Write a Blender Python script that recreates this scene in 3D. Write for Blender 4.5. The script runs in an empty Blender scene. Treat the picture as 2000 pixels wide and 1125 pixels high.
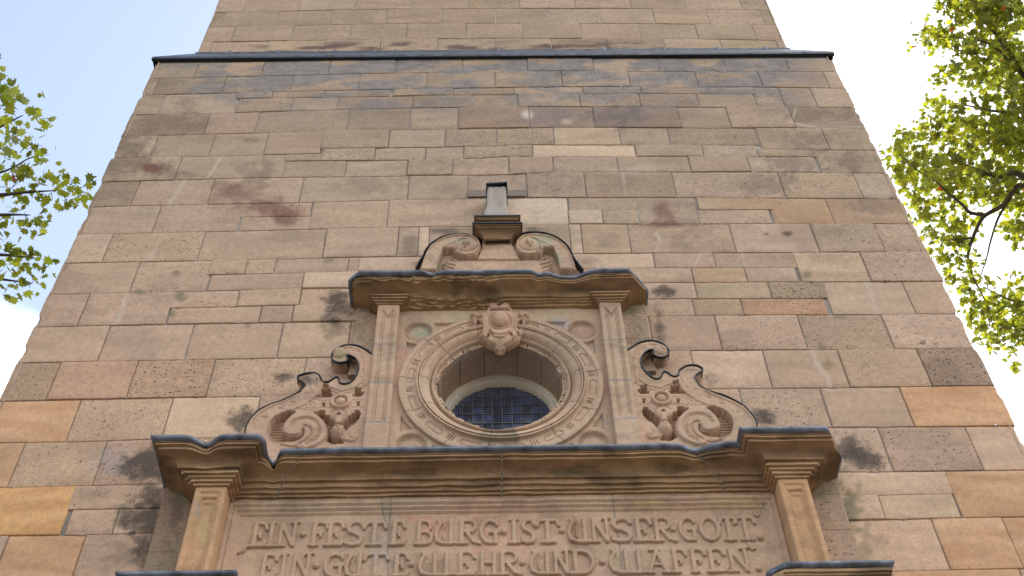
import bpy, bmesh, math
import numpy as np
from mathutils import Matrix, Vector
rng = np.random.default_rng(7)
SC = bpy.context.scene
COL = SC.collection

# ------------------------------------------------------------------ camera
# The tower front is the plane y = 0, the camera stands 8 m in front of it, eye at 1.6 m, looking up.
_V = np.array([-60, -1814.5, 2323.]); _V /= np.linalg.norm(_V)
_X = np.array([1, -.011, .017]); _X -= (_X @ _V) * _V; _X /= np.linalg.norm(_X)
_Y = np.cross(_V, _X)
B = np.array([_X, _Y, _V])            # rows: world axes seen in camera axes (right, down, forward)
FPX = 2323.; DW = 8.0; EYE = 1.6
cam = bpy.data.objects.new('camera', bpy.data.cameras.new('camera')); COL.objects.link(cam)
R = Matrix(((B[0,0], -B[0,1], -B[0,2]), (B[1,0], -B[1,1], -B[1,2]), (B[2,0], -B[2,1], -B[2,2])))
cam.matrix_world = Matrix.Translation((0, -DW, EYE)) @ R.to_4x4()
cam.data.sensor_width = 36; cam.data.lens = 36 * FPX / 2000; cam.data.clip_start = .1; cam.data.clip_end = 2000
SC.camera = cam
SC.view_settings.view_transform = 'Standard'; SC.view_settings.look = 'None'
SC.view_settings.exposure = 0.80; SC.view_settings.gamma = 1

# ------------------------------------------------------------------ sky and sun
SUN_EL, SUN_AZ = math.radians(50), math.radians(30)      # behind the tower, to the right
sdir = Vector((math.sin(SUN_AZ)*math.cos(SUN_EL), math.cos(SUN_AZ)*math.cos(SUN_EL), math.sin(SUN_EL)))
w = bpy.data.worlds.new('World'); SC.world = w; w.use_nodes = True
nt = w.node_tree; N = nt.nodes; L = nt.links
bg = N['Background']
sky = N.new('ShaderNodeTexSky'); sky.sky_type = 'NISHITA'; sky.sun_disc = False
sky.sun_elevation = SUN_EL; sky.sun_rotation = SUN_AZ; sky.dust_density = 1.0; sky.ozone_density = 1.2
tc = N.new('ShaderNodeTexCoord'); sep = N.new('ShaderNodeSeparateXYZ'); L.new(tc.outputs['Generated'], sep.inputs[0])
nz = N.new('ShaderNodeTexNoise'); nz.inputs['Scale'].default_value = 3.0; nz.inputs['Detail'].default_value = 9; nz.inputs['Roughness'].default_value = .55
L.new(tc.outputs['Generated'], nz.inputs['Vector'])
def mth(op, a, b=None, c=None, clamp=False):
    n = N.new('ShaderNodeMath'); n.operation = op; n.use_clamp = clamp
    for i, v in enumerate((a, b, c)):
        if v is None: continue
        if isinstance(v, (int, float)): n.inputs[i].default_value = v
        else: L.new(v, n.inputs[i])
    return n.outputs[0]
# cloud banks: a big bright bank to the right of the tower, low clouds on the left, broken cloud elsewhere
t = mth('MULTIPLY', sep.outputs['X'], 1.6)
t2 = mth('MULTIPLY', sep.outputs['Z'], -1.55)
t = mth('ADD', t, t2)
t = mth('ADD', t, mth('MULTIPLY', nz.outputs['Fac'], .9))
t = mth('ADD', t, .98)
low = mth('ADD', mth('MULTIPLY', mth('SUBTRACT', .752, sep.outputs['Z']), 2.6), mth('MULTIPLY', mth('SUBTRACT', nz.outputs['Fac'], .5), 1.1))
low = mth('ADD', low, mth('MULTIPLY', mth('MINIMUM', mth('SUBTRACT', sep.outputs['Y'], .45), 0.0), 2.0))
t = mth('MAXIMUM', t, low)
cl = N.new('ShaderNodeMapRange'); cl.interpolation_type = 'SMOOTHSTEP'; cl.inputs['From Min'].default_value = 0.0; cl.inputs['From Max'].default_value = .16
L.new(t, cl.inputs['Value'])
up = N.new('ShaderNodeMapRange'); up.inputs['From Min'].default_value = 0; up.inputs['From Max'].default_value = .05; L.new(sep.outputs['Z'], up.inputs['Value'])
mx = N.new('ShaderNodeMix'); mx.data_type = 'RGBA'
veil = mth('ADD', mth('MULTIPLY', cl.outputs[0], .87), .13); L.new(veil, mx.inputs['Factor']); L.new(sky.outputs[0], mx.inputs['A'])
mx.inputs['B'].default_value = (8.0, 8.3, 8.6, 1)
L.new(mx.outputs['Result'], bg.inputs['Color']); bg.inputs['Strength'].default_value = .15
sl = bpy.data.lights.new('sun', 'SUN'); sl.energy = 4.0; sl.angle = math.radians(.5); sl.color = (1, .95, .86)
so = bpy.data.objects.new('sun', sl); COL.objects.link(so); so.rotation_euler = sdir.to_track_quat('Z', 'Y').to_euler(); so.location = (0, 0, 60)

# ------------------------------------------------------------------ measuring helpers (reference pixels <-> points of the place)
def rays(px, py):
    r = np.stack([np.asarray(px, float)-1000, np.asarray(py, float)-562.5, np.full(np.shape(px), FPX)], -1)
    return r @ B.T
def PD(px, py, d=0.):
    """point seen at px,py on the vertical plane standing d in front of the wall -> x, z"""
    q = rays(px, py); s = (DW-d)/q[..., 1]
    return q[..., 0]*s, q[..., 2]*s+EYE
def PDl(pts, d=0.):
    a = np.array(pts, float); x, z = PD(a[:, 0], a[:, 1], d); return np.stack([x, z], 1)
def toPX(x, d, z):
    c = (x[..., None]*B[0] + (DW-d)[..., None]*B[1] + (z-EYE)[..., None]*B[2])
    return 1000+FPX*c[..., 0]/c[..., 2], 562.5+FPX*c[..., 1]/c[..., 2]

def _h(ix, iy, s):
    v = np.sin(ix*127.1 + iy*311.7 + s*74.7)*43758.5453
    return v-np.floor(v)
def vnoise(x, y, s=0):
    ix, iy = np.floor(x), np.floor(y); fx, fy = x-ix, y-iy
    fx = fx*fx*(3-2*fx); fy = fy*fy*(3-2*fy)
    a, b, c, d = _h(ix, iy, s), _h(ix+1, iy, s), _h(ix, iy+1, s), _h(ix+1, iy+1, s)
    return (a*(1-fx)+b*fx)*(1-fy)+(c*(1-fx)+d*fx)*fy
def fbm(x, y, s=0, o=4):
    t = 0; a = .5; n = 0
    for k in range(o):
        t = t+a*vnoise(x*2**k+k*17.3, y*2**k+k*9.1, s+k); n += a; a *= .5
    return t/n
def sst(a, b, x):
    t = np.clip((x-a)/(b-a), 0, 1); return t*t*(3-2*t)

# ------------------------------------------------------------------ objects
def tagp(o, **k):
    for a, b in k.items(): o[a] = b
    return o
def empty(name, loc, label=None, cat=None, group=None, parent=None):
    o = bpy.data.objects.new(name, None); COL.objects.link(o); o.location = loc
    if label: o['label'] = label
    if cat: o['category'] = cat
    if group: o['group'] = group
    if parent: o.parent = parent
    return o
ROOT = empty('church_tower', (0.08, 0, 0), 'tall square sandstone church tower with carved gable, round window and German inscription', 'tower')
def meshobj(name, V, F, mat, parent=None, col=None, pit=None, smooth=True, grime=None, sharp=None, **tags):
    me = bpy.data.meshes.new(name)
    V = np.asarray(V, np.float32); 
    if isinstance(F, np.ndarray):
        nf, k = F.shape
        me.vertices.add(len(V)); me.vertices.foreach_set('co', V.ravel())
        me.loops.add(nf*k); me.loops.foreach_set('vertex_index', F.astype(np.int32).ravel())
        me.polygons.add(nf); me.polygons.foreach_set('loop_start', np.arange(0, nf*k, k, dtype=np.int32))
        me.update(calc_edges=True); me.validate()
    else:
        me.from_pydata(V.tolist(), [], F)
    if smooth: me.polygons.foreach_set('use_smooth', np.ones(len(me.polygons), bool))
    if col is not None and len(me.vertices) == len(V):
        c = np.ones((len(V), 4), np.float32); c[:, :3] = np.clip(col, 0.002, 1)
        at = me.attributes.new('tint', 'FLOAT_COLOR', 'POINT'); at.data.foreach_set('color', c.ravel())
    if pit is not None:
        at = me.attributes.new('pit', 'FLOAT', 'POINT'); at.data.foreach_set('value', np.asarray(pit, np.float32))
    if grime is not None:
        c = np.zeros((len(V), 4), np.float32); c[:, :3] = grime
        at = me.attributes.new('grime', 'FLOAT_COLOR', 'POINT'); at.data.foreach_set('color', c.ravel())
    if sharp: me.set_sharp_from_angle(angle=sharp)
    me.materials.append(mat)
    o = bpy.data.objects.new(name, me); COL.objects.link(o)
    if parent is not None:
        o.parent = parent
        wl = Vector(parent.location) if parent.parent is None else Vector((0, 0, 0))
        if parent.parent is None: o.location = -wl
    for a, b in tags.items(): o[a] = b
    return o

# ------------------------------------------------------------------ materials
def newmat(name):
    m = bpy.data.materials.new(name); m.use_nodes = True; return m, m.node_tree.nodes, m.node_tree.links
def stone_mat(name, pits=1.0, bump=1.0, fine=1.0, pitscale=22, tool=0):
    m, n, l = newmat(name); bs = n['Principled BSDF']; bs.inputs['Roughness'].default_value = .9
    bs.inputs['Specular IOR Level'].default_value = .25
    geo = n.new('ShaderNodeNewGeometry'); P = geo.outputs['Position']
    at = n.new('ShaderNodeAttribute'); at.attribute_name = 'tint'
    ap = n.new('ShaderNodeAttribute'); ap.attribute_name = 'pit'
    def noise(sc, det=4, ro=.6):
        q = n.new('ShaderNodeTexNoise'); q.inputs['Scale'].default_value = sc; q.inputs['Detail'].default_value = det; q.inputs['Roughness'].default_value = ro
        l.new(P, q.inputs['Vector']); return q.outputs['Fac']
    def M(op, a, b=0, c=0, cl=False):
        q = n.new('ShaderNodeMath'); q.operation = op; q.use_clamp = cl
        for i, v in enumerate((a, b, c)):
            if isinstance(v, (int, float)): q.inputs[i].default_value = v
            else: l.new(v, q.inputs[i])
        return q.outputs[0]
    grain = noise(160, 3); mid = noise(14, 5); sp2 = noise(55, 2, .5)
    f = M('ADD', M('MULTIPLY', M('SUBTRACT', grain, .5), .55*fine), M('MULTIPLY', M('SUBTRACT', mid, .5), .55))
    f = M('ADD', M('ADD', f, 1), M('MULTIPLY', M('SUBTRACT', sp2, .5), .55*fine))
    def pitlayer(sc, th0, th1, seed):
        mp = n.new('ShaderNodeMapping'); mp.inputs['Location'].default_value = (seed, seed*2, seed*3); l.new(P, mp.inputs['Vector'])
        mp.inputs['Scale'].default_value = (1, 1, 1.3)
        ds = n.new('ShaderNodeTexNoise'); ds.inputs['Scale'].default_value = 60; l.new(P, ds.inputs['Vector'])
        vo = n.new('ShaderNodeTexVoronoi'); vo.inputs['Scale'].default_value = sc; l.new(mp.outputs[0], vo.inputs['Vector'])
        sp = n.new('ShaderNodeSeparateColor'); l.new(vo.outputs['Color'], sp.inputs[0])
        # only some cells hold a pit, and of random size; density rides on the block's own 'pit' value
        size = M('MULTIPLY', M('POWER', sp.outputs[0], 2.2), th1)
        size = M('MULTIPLY', size, M('MULTIPLY', ap.outputs['Fac'], pits))
        size = M('ADD', size, th0)
        dd = M('ADD', vo.outputs['Distance'], M('MULTIPLY', M('SUBTRACT', ds.outputs['Fac'], .5), .12))
        k = n.new('ShaderNodeMapRange'); k.interpolation_type = 'SMOOTHSTEP'
        l.new(M('SUBTRACT', size, dd), k.inputs['Value']); k.inputs['From Min'].default_value = 0; k.inputs['From Max'].default_value = .07
        return k.outputs[0]
    p1 = pitlayer(pitscale, -.05, .36, 1.3); p2 = pitlayer(pitscale*2.6, .0, .50, 5.1)
    pit = M('MAXIMUM', p1, M('MULTIPLY', p2, .75))
    vm = n.new('ShaderNodeVectorMath'); vm.operation = 'SCALE'; l.new(at.outputs['Color'], vm.inputs[0]); l.new(f, vm.inputs['Scale'])
    mx = n.new('ShaderNodeMix'); mx.data_type = 'RGBA'; l.new(M('MULTIPLY', pit, .75), mx.inputs['Factor']); l.new(vm.outputs[0], mx.inputs['A'])
    mx.inputs['B'].default_value = (.055, .035, .024, 1)
    # soot and rust deposits: broad amounts from the mesh, broken up into specks here
    ag = n.new('ShaderNodeAttribute'); ag.attribute_name = 'grime'; sg = n.new('ShaderNodeSeparateColor'); l.new(ag.outputs['Color'], sg.inputs[0])
    nf = noise(46, 7, .8); ng = noise(20, 6, .7)
    thr = M('ADD', M('MULTIPLY', nf, 2.0), M('MULTIPLY', ng, .55))       # about .85 in the mean
    def dep(src, hi):
        k = n.new('ShaderNodeMapRange'); k.interpolation_type = 'SMOOTHSTEP'; k.inputs['From Min'].default_value = -.72; k.inputs['From Max'].default_value = .42
        l.new(M('SUBTRACT', M('MULTIPLY', src, 1.7), thr), k.inputs['Value']); return M('MULTIPLY', k.outputs[0], hi)
    cur = mx.outputs['Result']
    for src, colr, hi in ((sg.outputs[2], (.50, .41, .32, 1), .75), (sg.outputs[1], (.15, .065, .05, 1), .85), (sg.outputs[0], (.040, .032, .027, 1), .86)):
        m2 = n.new('ShaderNodeMix'); m2.data_type = 'RGBA'; l.new(dep(src, hi), m2.inputs['Factor']); l.new(cur, m2.inputs['A']); m2.inputs['B'].default_value = colr; cur = m2.outputs['Result']
    l.new(cur, bs.inputs['Base Color'])
    hgt = M('SUBTRACT', M('ADD', M('MULTIPLY', grain, .35), M('MULTIPLY', mid, .8)), M('MULTIPLY', pit, 1.2))
    if tool:
        wv = n.new('ShaderNodeTexWave'); wv.bands_direction = 'DIAGONAL'; wv.inputs['Scale'].default_value = 22; wv.inputs['Distortion'].default_value = 4; wv.inputs['Detail'].default_value = 2
        l.new(P, wv.inputs['Vector']); hgt = M('ADD', hgt, M('MULTIPLY', wv.outputs['Fac'], tool))
    bp = n.new('ShaderNodeBump'); bp.inputs['Strength'].default_value = .55*bump; bp.inputs['Distance'].default_value = .006
    l.new(hgt, bp.inputs['Height']); l.new(bp.outputs[0], bs.inputs['Normal'])
    return m
M_WALL = stone_mat('pitted_sandstone', 1.0, 1.0)
M_CARVE = stone_mat('carved_sandstone', .35, .9, .8, 30)
M_CORN = stone_mat('weathered_sandstone', .5, 1.3, .9, 18)
def lead_mat(k=1.):
    m, n, l = newmat('lead_sheet'); bs = n['Principled BSDF']
    bs.inputs['Metallic'].default_value = .55; bs.inputs['Roughness'].default_value = .5
    q = n.new('ShaderNodeTexNoise'); q.inputs['Scale'].default_value = 9; q.inputs['Detail'].default_value = 6
    g = n.new('ShaderNodeNewGeometry'); l.new(g.outputs['Position'], q.inputs['Vector'])
    r = n.new('ShaderNodeValToRGB'); r.color_ramp.elements[0].position = .3; r.color_ramp.elements[0].color = (.07*k, .075*k, .09*k, 1)
    r.color_ramp.elements[1].position = .7; r.color_ramp.elements[1].color = (.23*k, .25*k, .30*k, 1)
    l.new(q.outputs['Fac'], r.inputs[0]); l.new(r.outputs[0], bs.inputs['Base Color'])
    b = n.new('ShaderNodeBump'); b.inputs['Strength'].default_value = .4; b.inputs['Distance'].default_value = .01; l.new(q.outputs['Fac'], b.inputs['Height']); l.new(b.outputs[0], bs.inputs['Normal'])
    return m
M_LEAD = lead_mat()
M_LEADC = lead_mat(.5)
def plain(name, c, rough=.7, metal=0, nsc=20, var=.25):
    m, n, l = newmat(name); bs = n['Principled BSDF']; bs.inputs['Roughness'].default_value = rough; bs.inputs['Metallic'].default_value = metal
    q = n.new('ShaderNodeTexNoise'); q.inputs['Scale'].default_value = nsc; q.inputs['Detail'].default_value = 5
    g = n.new('ShaderNodeNewGeometry'); l.new(g.outputs['Position'], q.inputs['Vector'])
    r = n.new('ShaderNodeValToRGB'); r.color_ramp.elements[0].position = .3; r.color_ramp.elements[1].position = .7
    r.color_ramp.elements[0].color = tuple(v*(1-var) for v in c)+(1,); r.color_ramp.elements[1].color = tuple(min(1, v*(1+var)) for v in c)+(1,)
    l.new(q.outputs['Fac'], r.inputs[0]); l.new(r.outputs[0], bs.inputs['Base Color'])
    return m
M_DARKLEAD = plain('dark_lead_edge', (.022, .026, .032), .45, .4, 15, .5)
M_MORTAR = plain('lime_mortar', (.235, .20, .175), .95, 0, 1.6, .42)
def mortar_mat():
    m = M_MORTAR; n, l = m.node_tree.nodes, m.node_tree.links; bs = n['Principled BSDF']; old = bs.inputs['Base Color'].links[0].from_socket
    g = n.new('ShaderNodeNewGeometry'); sp = n.new('ShaderNodeSeparateXYZ'); l.new(g.outputs['Position'], sp.inputs[0])
    q = n.new('ShaderNodeTexNoise'); q.inputs['Scale'].default_value = 1.1; q.inputs['Detail'].default_value = 4; l.new(g.outputs['Position'], q.inputs['Vector'])
    a = n.new('ShaderNodeMath'); a.operation = 'MULTIPLY_ADD'; l.new(sp.outputs['Z'], a.inputs[0]); a.inputs[1].default_value = .11; a.inputs[2].default_value = -1.35
    b = n.new('ShaderNodeMath'); b.operation = 'MULTIPLY_ADD'; l.new(q.outputs['Fac'], b.inputs[0]); b.inputs[1].default_value = 2.4; b.inputs[2].default_value = -1.2
    c = n.new('ShaderNodeMath'); c.operation = 'ADD'; c.use_clamp = True; l.new(a.outputs[0], c.inputs[0]); l.new(b.outputs[0], c.inputs[1])
    mx_ = n.new('ShaderNodeMix'); mx_.data_type = 'RGBA'; l.new(c.outputs[0], mx_.inputs['Factor']); l.new(old, mx_.inputs['A']); mx_.inputs['B'].default_value = (.50, .46, .42, 1)
    l.new(mx_.outputs['Result'], bs.inputs['Base Color'])
mortar_mat()
M_FRAME = plain('window_frame_paint', (.80, .72, .56), .6, 0, 12, .06)
M_CAME = plain('window_came', (.10, .10, .10), .5, .6, 10, .3)
M_WIRE = plain('wire', (.16, .15, .14), .5, .7)
M_WHITE = plain('white_pin', (.8, .8, .8), .5)

# ------------------------------------------------------------------ the stone blocks of the front wall
TAN = np.array([.436, .314, .219])
def line(pts):
    q = PDl(pts, 0.); o = np.argsort(q[:, 0]); q = q[o]
    return lambda x: np.interp(x, q[:, 0], q[:, 1]) + np.where(x > q[-1, 0], (x-q[-1, 0])*((q[-1, 1]-q[0, 1])/(q[-1, 0]-q[0, 0])*.5), 0)
def lineU(pts, d):
    q = PDl(pts, d); return lambda x: np.interp(x, q[:, 0], q[:, 1])
DU = -.36                                   # the upper stage stands back
XL, XR = -4.81, 4.975
L0 = line([(303,126),(640,117),(960,112),(1300,113),(1620,117)])
LA = line([(300,153),(515,148),(770,142),(1030,138.5),(1418,138.5),(1620,139.5)])
LB = line([(285,185),(556,178),(852,172),(1096,169.5),(1474,169.5),(1650,172)])
LBs = line([(465,193),(534,191),(889,185),(1259,182),(1481,183)])
LC = line([(265,224),(415,221),(667,213),(889,209),(1033,208),(1481,209),(1690,210)])
LD = line([(245,266),(678,254),(893,251.5),(1085,248),(1481,249.5),(1710,250)])
LE = line([(225,309),(515,302),(630,300)])
Ls = line([(626,291),(967,284.5),(1000,282.5),(1485,283)])
Lr = line([(1481,291),(1597,292),(1707,293)])
LE2 = line([(556,315),(630,314),(885,311),(1000,305),(1592,306)])
LF = line([(205,355),(500,346.5),(797,343),(1000,340),(1081,335.6),(1470,335.6),(1740,337)])
LG = line([(180,404),(260,401),(585,395),(800,388.6),(944,388),(1037,385.6),(1322,385),(1740,387.5)])
LGs = line([(469,423),(609,421)]); LGt = line([(1111,411),(1247,410)]); LGu = line([(1362,409.6),(1507,409)])
LH = line([(150,457.7),(260,455),(467,450),(756,443),(922,442),(1018,437.5),(1429,436.7),(1785,436)])
LI = line([(124,514),(416.5,507.8),(689.5,501.8),(1120,494.5),(1400,493),(1808,491.6)])
LIs = line([(411,536.8),(591,533),(696,530.5)]); LIt = line([(1185,523),(1500,521.7),(1560,521.7)])
LJ = line([(96,575),(402.5,568),(591.5,562.7),(682,562),(1267,551.7),(1500,550.5),(1838,550)])
LJs = line([(330,601.7),(686,593)]); LJt = line([(1267,583.7),(1362,582.7),(1616,582.3)])
LK = line([(66.5,639.7),(325.5,632.7),(556.5,629),(686,627.5),(1217.5,617.5),(1400,615),(1627,614),(1873,613.5)])
LL = line([(33,709),(357,702),(647,696.8),(1305.6,685),(1400,683.6),(1755,681),(1908,680.5)])
LM = line([(0,783),(245,778),(498.7,772.8),(580,769),(1401.6,757.6),(1600,757),(1940,754)])
LN = line([(0,863.7),(157,862.2),(292,857),(1628,834),(1798,833.4),(1983,832)])
LO = line([(0,951.5),(98,949.8),(320,945),(1632.7,922),(1847,919.7),(2000,917.4)])
LOs = line([(122,996),(305.6,992)]); LOt = line([(1635,968.7),(1861,964)])
LP = line([(0,1046),(147,1045),(354.5,1040),(1600,1016.8),(1875,1010.7),(2000,1009)])
LQ = line([(0,1150),(350,1143),(1600,1118),(1740,1115.7),(1866,1112.5),(2000,1110)])
def flat(z): return lambda x: np.full(np.shape(x), z, float)
# (top line, bottom line, reference y of the joints, left px or None, right px or None, joints)
ROWS = [
 (L0,LA,128,None,None,[387.6,515,643.6,773.5,903,1030,1159,1286.7,1416,1538]),
 (LA,LB,155,None,None,[311,441,571,702,833.5,966.6,1097,1228.6,1360.7,1485,1614]),
 (LB,LBs,181,465,1476,[533,633.6,766,885,1003.7,1139,1253,1385.5]),
 (LBs,LC,200,465,1476,[571,660,805.7,922,1012,1133,1250.5,1364.5]),
 (LB,LC,195,None,465,[318.5]), (LB,LC,195,1476,None,[1529,1592]),
 (LC,LD,236,None,None,[406,502,679,800,895,1034,1161,1329,1425.5,1549.5]),
 (LD,LE,285,None,628,[300.7,413,518]), (LD,Ls,270,628,1481,[760,869,970,1082,1211,1307]), (LD,Lr,270,1481,None,[1612]),
 (LE,LE2,307,556,628,[]), (Ls,LE2,300,628,1481,[732,831,905.6,1040.7,1242,1374]), (Lr,LE2,299,1481,1597,[]), (Lr,LF,315,1597,None,[]),
 (LE,LF,330,None,556,[347]), (LE2,LF,325,556,1597,[675.5,796,884.5,994,1080.7,1207,1348,1464]),
 (LF,LG,367,None,None,[268,414.6,589,797.5,913,1029,1144,1318,1529,1679]),
 (LG,LH,425,None,469,[306]), (LG,LGs,410,469,607,[]), (LGs,LH,435,469,607,[]), (LG,LH,420,607,1111,[757.6,960]),
 (LG,LGt,400,1111,1246,[]), (LGt,LH,425,1111,1246,[1177]), (LG,LH,415,1246,1363,[]), (LG,LGu,400,1363,1507,[]), (LGu,LH,425,1363,1507,[]), (LG,LH,415,1507,None,[1623]),
 (LH,LI,470,None,None,[215,395.5,635,777,817,837.6,1114,1137,1230,1432.5,1593.5,1720.5]),
 (LI,LJ,540,None,409.5,[262.5]), (LI,LIs,520,409.5,700,[481,537,679]), (LIs,LJ,550,409.5,700,[591.5]), (LI,LIt,508,700,1557,[1277.5,1396]), (LIt,LJ,537,700,1557,[1353,1457]), (LI,LJ,520,1557,None,[1690]),
 (LJ,LK,605,None,331,[163]), (LJ,LJs,580,331,700,[465.5,586]), (LJs,LK,612,331,700,[508.6,572]), (LJ,LJt,568,700,1616,[1360,1504]), (LJt,LK,600,700,1616,[1355,1450]), (LJ,LK,582,1616,None,[1776]),
 (LK,LL,668,None,None,[203,369,546,681,1275,1407.5,1574,1743]),
 (LL,LM,738,None,None,[107,259,411,592,760,900,1200,1359.6,1504,1655,1814]),
 (LM,LN,815,None,None,[145,327,500,700,860,1050,1250,1457,1620,1780]),
 (LN,LO,890,None,None,[39,199,330,500,680,860,1050,1250,1450,1735,1910]),
 (LO,LP,998,None,133,[-60]), (LO,LOs,970,133,1000,[330]), (LOs,LP,1020,133,1000,[225,360]), (LO,LOt,945,1000,1856,[1590]), (LOt,LP,990,1000,1870,[1590,1722]), (LO,LP,965,1862,None,[2050]),
 (LP,LQ,1080,None,None,[4,156.5,340,600,900,1250,1550,1845,1987]),
]
def px2x(px, y, d=0.): return float(PD(px, y, d)[0])
BLOCKS = []   # x0,x1,ztop,zbot
for top, bot, yr, a, b, js in ROWS:
    xs = [XL if a is None else px2x(a, yr)] + [px2x(j, yr) for j in js] + [XR if b is None else px2x(b, yr)]
    for i in range(len(xs)-1): BLOCKS.append((xs[i]+(rng.uniform(-.012, .008) if xs[i] == XL else 0), xs[i+1]+(rng.uniform(-.008, .012) if xs[i+1] == XR else 0), top, bot))
# further courses below the picture, down to the plinth
zt = LQ; z0 = 7.66; k = 0
while z0 > .7:
    zb = z0-.62; lo = flat(zb)
    xs = [XL]; x = XL+(.8 if k % 2 else 1.3)
    while x < XR-.5: xs.append(x); x += .95+.5*rng.random()
    xs.append(XR)
    for i in range(len(xs)-1): BLOCKS.append((xs[i], xs[i+1], zt, lo))
    zt = lo; z0 = zb; k += 1
BLOCKS_LOW_Z = z0

# stains that have a shape of their own: (px, py, rx, ry, colour, strength, raggedness)
BLK = (.055, .042, .032); RED = (.17, .075, .055); GRN = (.20, .17, .10); BLU = (.26, .255, .26); PAL = (.56, .45, .36); DRK = (.20, .145, .105)
SPOTS = [
 (300,328,32,14,RED,.9,1),(475,378,70,26,RED,.75,1),(545,412,60,22,RED,.85,1),(560,432,30,14,RED,.8,1),(440,362,40,16,RED,.4,1),(400,405,40,20,RED,.35,1),
 (1295,415,34,30,RED,.8,1),(1300,438,70,6,RED,.8,1),(1340,437,60,5,BLK,.5,1),(1330,450,40,20,RED,.35,1),(1175,378,30,12,RED,.5,1),(1215,360,30,20,RED,.3,1),(1500,325,24,8,RED,.5,1),(1330,470,30,20,DRK,.4,1),
 (1240,355,40,18,RED,.3,1),(480,270,30,8,RED,.5,1),(500,275,20,7,RED,.45,1),(1185,470,26,22,DRK,.4,1),(800,480,22,20,DRK,.75,1),
 (660,590,30,28,BLK,.95,1.3),(655,575,30,14,BLK,.7,1.3),(640,625,24,20,BLK,.6,1.3),(670,610,20,40,BLK,.5,1.3),(655,640,30,20,DRK,.6,1.2),
 (1290,568,28,12,BLK,.9,1.3),(1310,572,16,10,BLK,.7,1.3),(1285,600,20,14,BLK,.4,1.3),(1285,640,12,34,BLK,.7,1.3),(1295,655,16,40,BLK,.5,1.4),
 (480,812,30,24,BLK,.95,1.4),(460,825,26,18,BLK,.7,1.4),(560,735,26,12,BLK,.8,1.4),(545,745,20,16,BLK,.5,1.4),
 (1494,815,28,16,BLK,.95,1.4),(1485,805,24,16,BLK,.6,1.4),(1390,740,24,16,BLK,.6,1.4),(1375,725,16,14,BLK,.5,1.4),
 (285,905,40,30,BLK,1,1.2),(252,912,34,22,BLK,.7,1.2),(305,895,26,34,BLK,.9,1.2),(225,900,50,30,BLU,.4,1),(290,930,40,14,BLK,.6,1.2),(280,970,50,22,BLK,.5,1.3),(265,1015,45,28,BLK,.9,1.3),(240,1000,30,18,GRN,.6,1.2),(300,1010,26,60,BLK,.9,1.2),(280,1070,34,60,BLK,.85,1.2),(345,1010,14,40,BLK,.7,1.3),(340,1080,22,40,DRK,.7,1.3),(240,1080,36,40,DRK,.5,1.3),(180,965,30,18,DRK,.4,1.2),
 (1672,885,40,28,BLK,1,1.2),(1695,900,34,20,BLK,.7,1.2),(1652,872,28,28,BLK,.7,1.2),(1720,905,20,16,BLK,.5,1.2),(1650,905,16,10,PAL,.7,1),
 (1640,945,22,26,BLK,.7,1.3),(1655,985,12,50,GRN,.8,1.3),(1665,1000,16,60,GRN,.7,1.3),(1720,1055,26,14,DRK,.4,1),(1690,1060,12,60,GRN,.5,1.3),
 (1210,228,64,20,(.13,.11,.11),.6,1),(1060,228,60,20,(.2,.17,.16),.5,1),(730,203,70,12,(.20,.17,.165),.6,1),(1030,224,13,9,PAL,.95,.2),(1107,238,12,6,PAL,.6,.3),
 (1590,228,44,12,DRK,.7,1.2),(1660,225,26,14,DRK,.7,1.2),(1600,248,60,6,PAL,.6,1),(1590,275,46,22,DRK,.6,1.1),(1665,280,26,20,GRN,.35,1),
 (330,243,76,20,DRK,.65,1.1),(245,285,40,22,DRK,.85,1.1),(255,322,70,24,DRK,.8,1.1),(255,345,40,14,BLK,.4,1.2),(365,200,30,20,DRK,.5,1.2),(340,340,40,10,DRK,.6,1.2),(490,340,34,20,DRK,.5,1.1),(520,330,12,24,DRK,.5,1),
 (1540,320,60,20,DRK,.6,1.1),(1660,315,50,22,DRK,.75,1.1),(1500,360,80,22,DRK,.5,1.1),(1700,398,50,18,DRK,.5,1.1),(1790,386,70,4,BLK,.7,1.2),(1700,436,60,3,BLK,.6,1.2),
 (1180,335,90,8,PAL,.55,1.2),(1300,325,60,9,PAL,.5,1.2),(1425,295,22,10,PAL,.8,.9),(1260,330,40,12,PAL,.6,.8),(1220,340,26,30,PAL,.3,1),
 (345,540,9,6,GRN,.0,.3),(352,578,12,13,GRN,.85,.35),(272,570,16,6,GRN,.8,.4),(337,612,7,8,GRN,.7,.4),(642,508,12,6,GRN,.8,.3),(484,635,8,5,GRN,.7,.3),(1575,537,12,8,GRN,.85,.3),(1605,677,9,5,GRN,.7,.3),(1640,618,12,5,GRN,.7,.3),(130,636,26,7,GRN,.45,.8),(344,532,8,5,(.25,.15,.09),.9,.3),
 (1538,457,11,6,(.12,.075,.045),.95,.3),(1497,457,4,3,(.12,.07,.05),.9,.3),(1617,713,14,10,(.28,.18,.10),.8,.7),(1800,671,7,4,(.13,.08,.05),.9,.4),(1827,673,7,3,(.2,.13,.09),.8,.5),
 (560,755,60,20,PAL,.35,1),(1590,990,40,60,PAL,.25,1),
 (880,375,36,24,DRK,.35,1.2),(720,360,60,16,DRK,.35,1.2),(1060,360,60,24,DRK,.35,1.3),(870,320,60,12,DRK,.3,1.2),(940,380,30,8,BLK,.6,1.2),(1008,379,20,6,BLK,.6,1.2),(620,75,300,20,DRK,0,1),
 (870,452,40,10,BLK,.75,1.3),(1045,448,36,8,BLK,.75,1.3),(810,515,24,10,BLK,.6,1.3),(1150,510,22,16,BLK,.55,1.3),
 (150,150,1,1,BLK,0,1),
]
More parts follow.
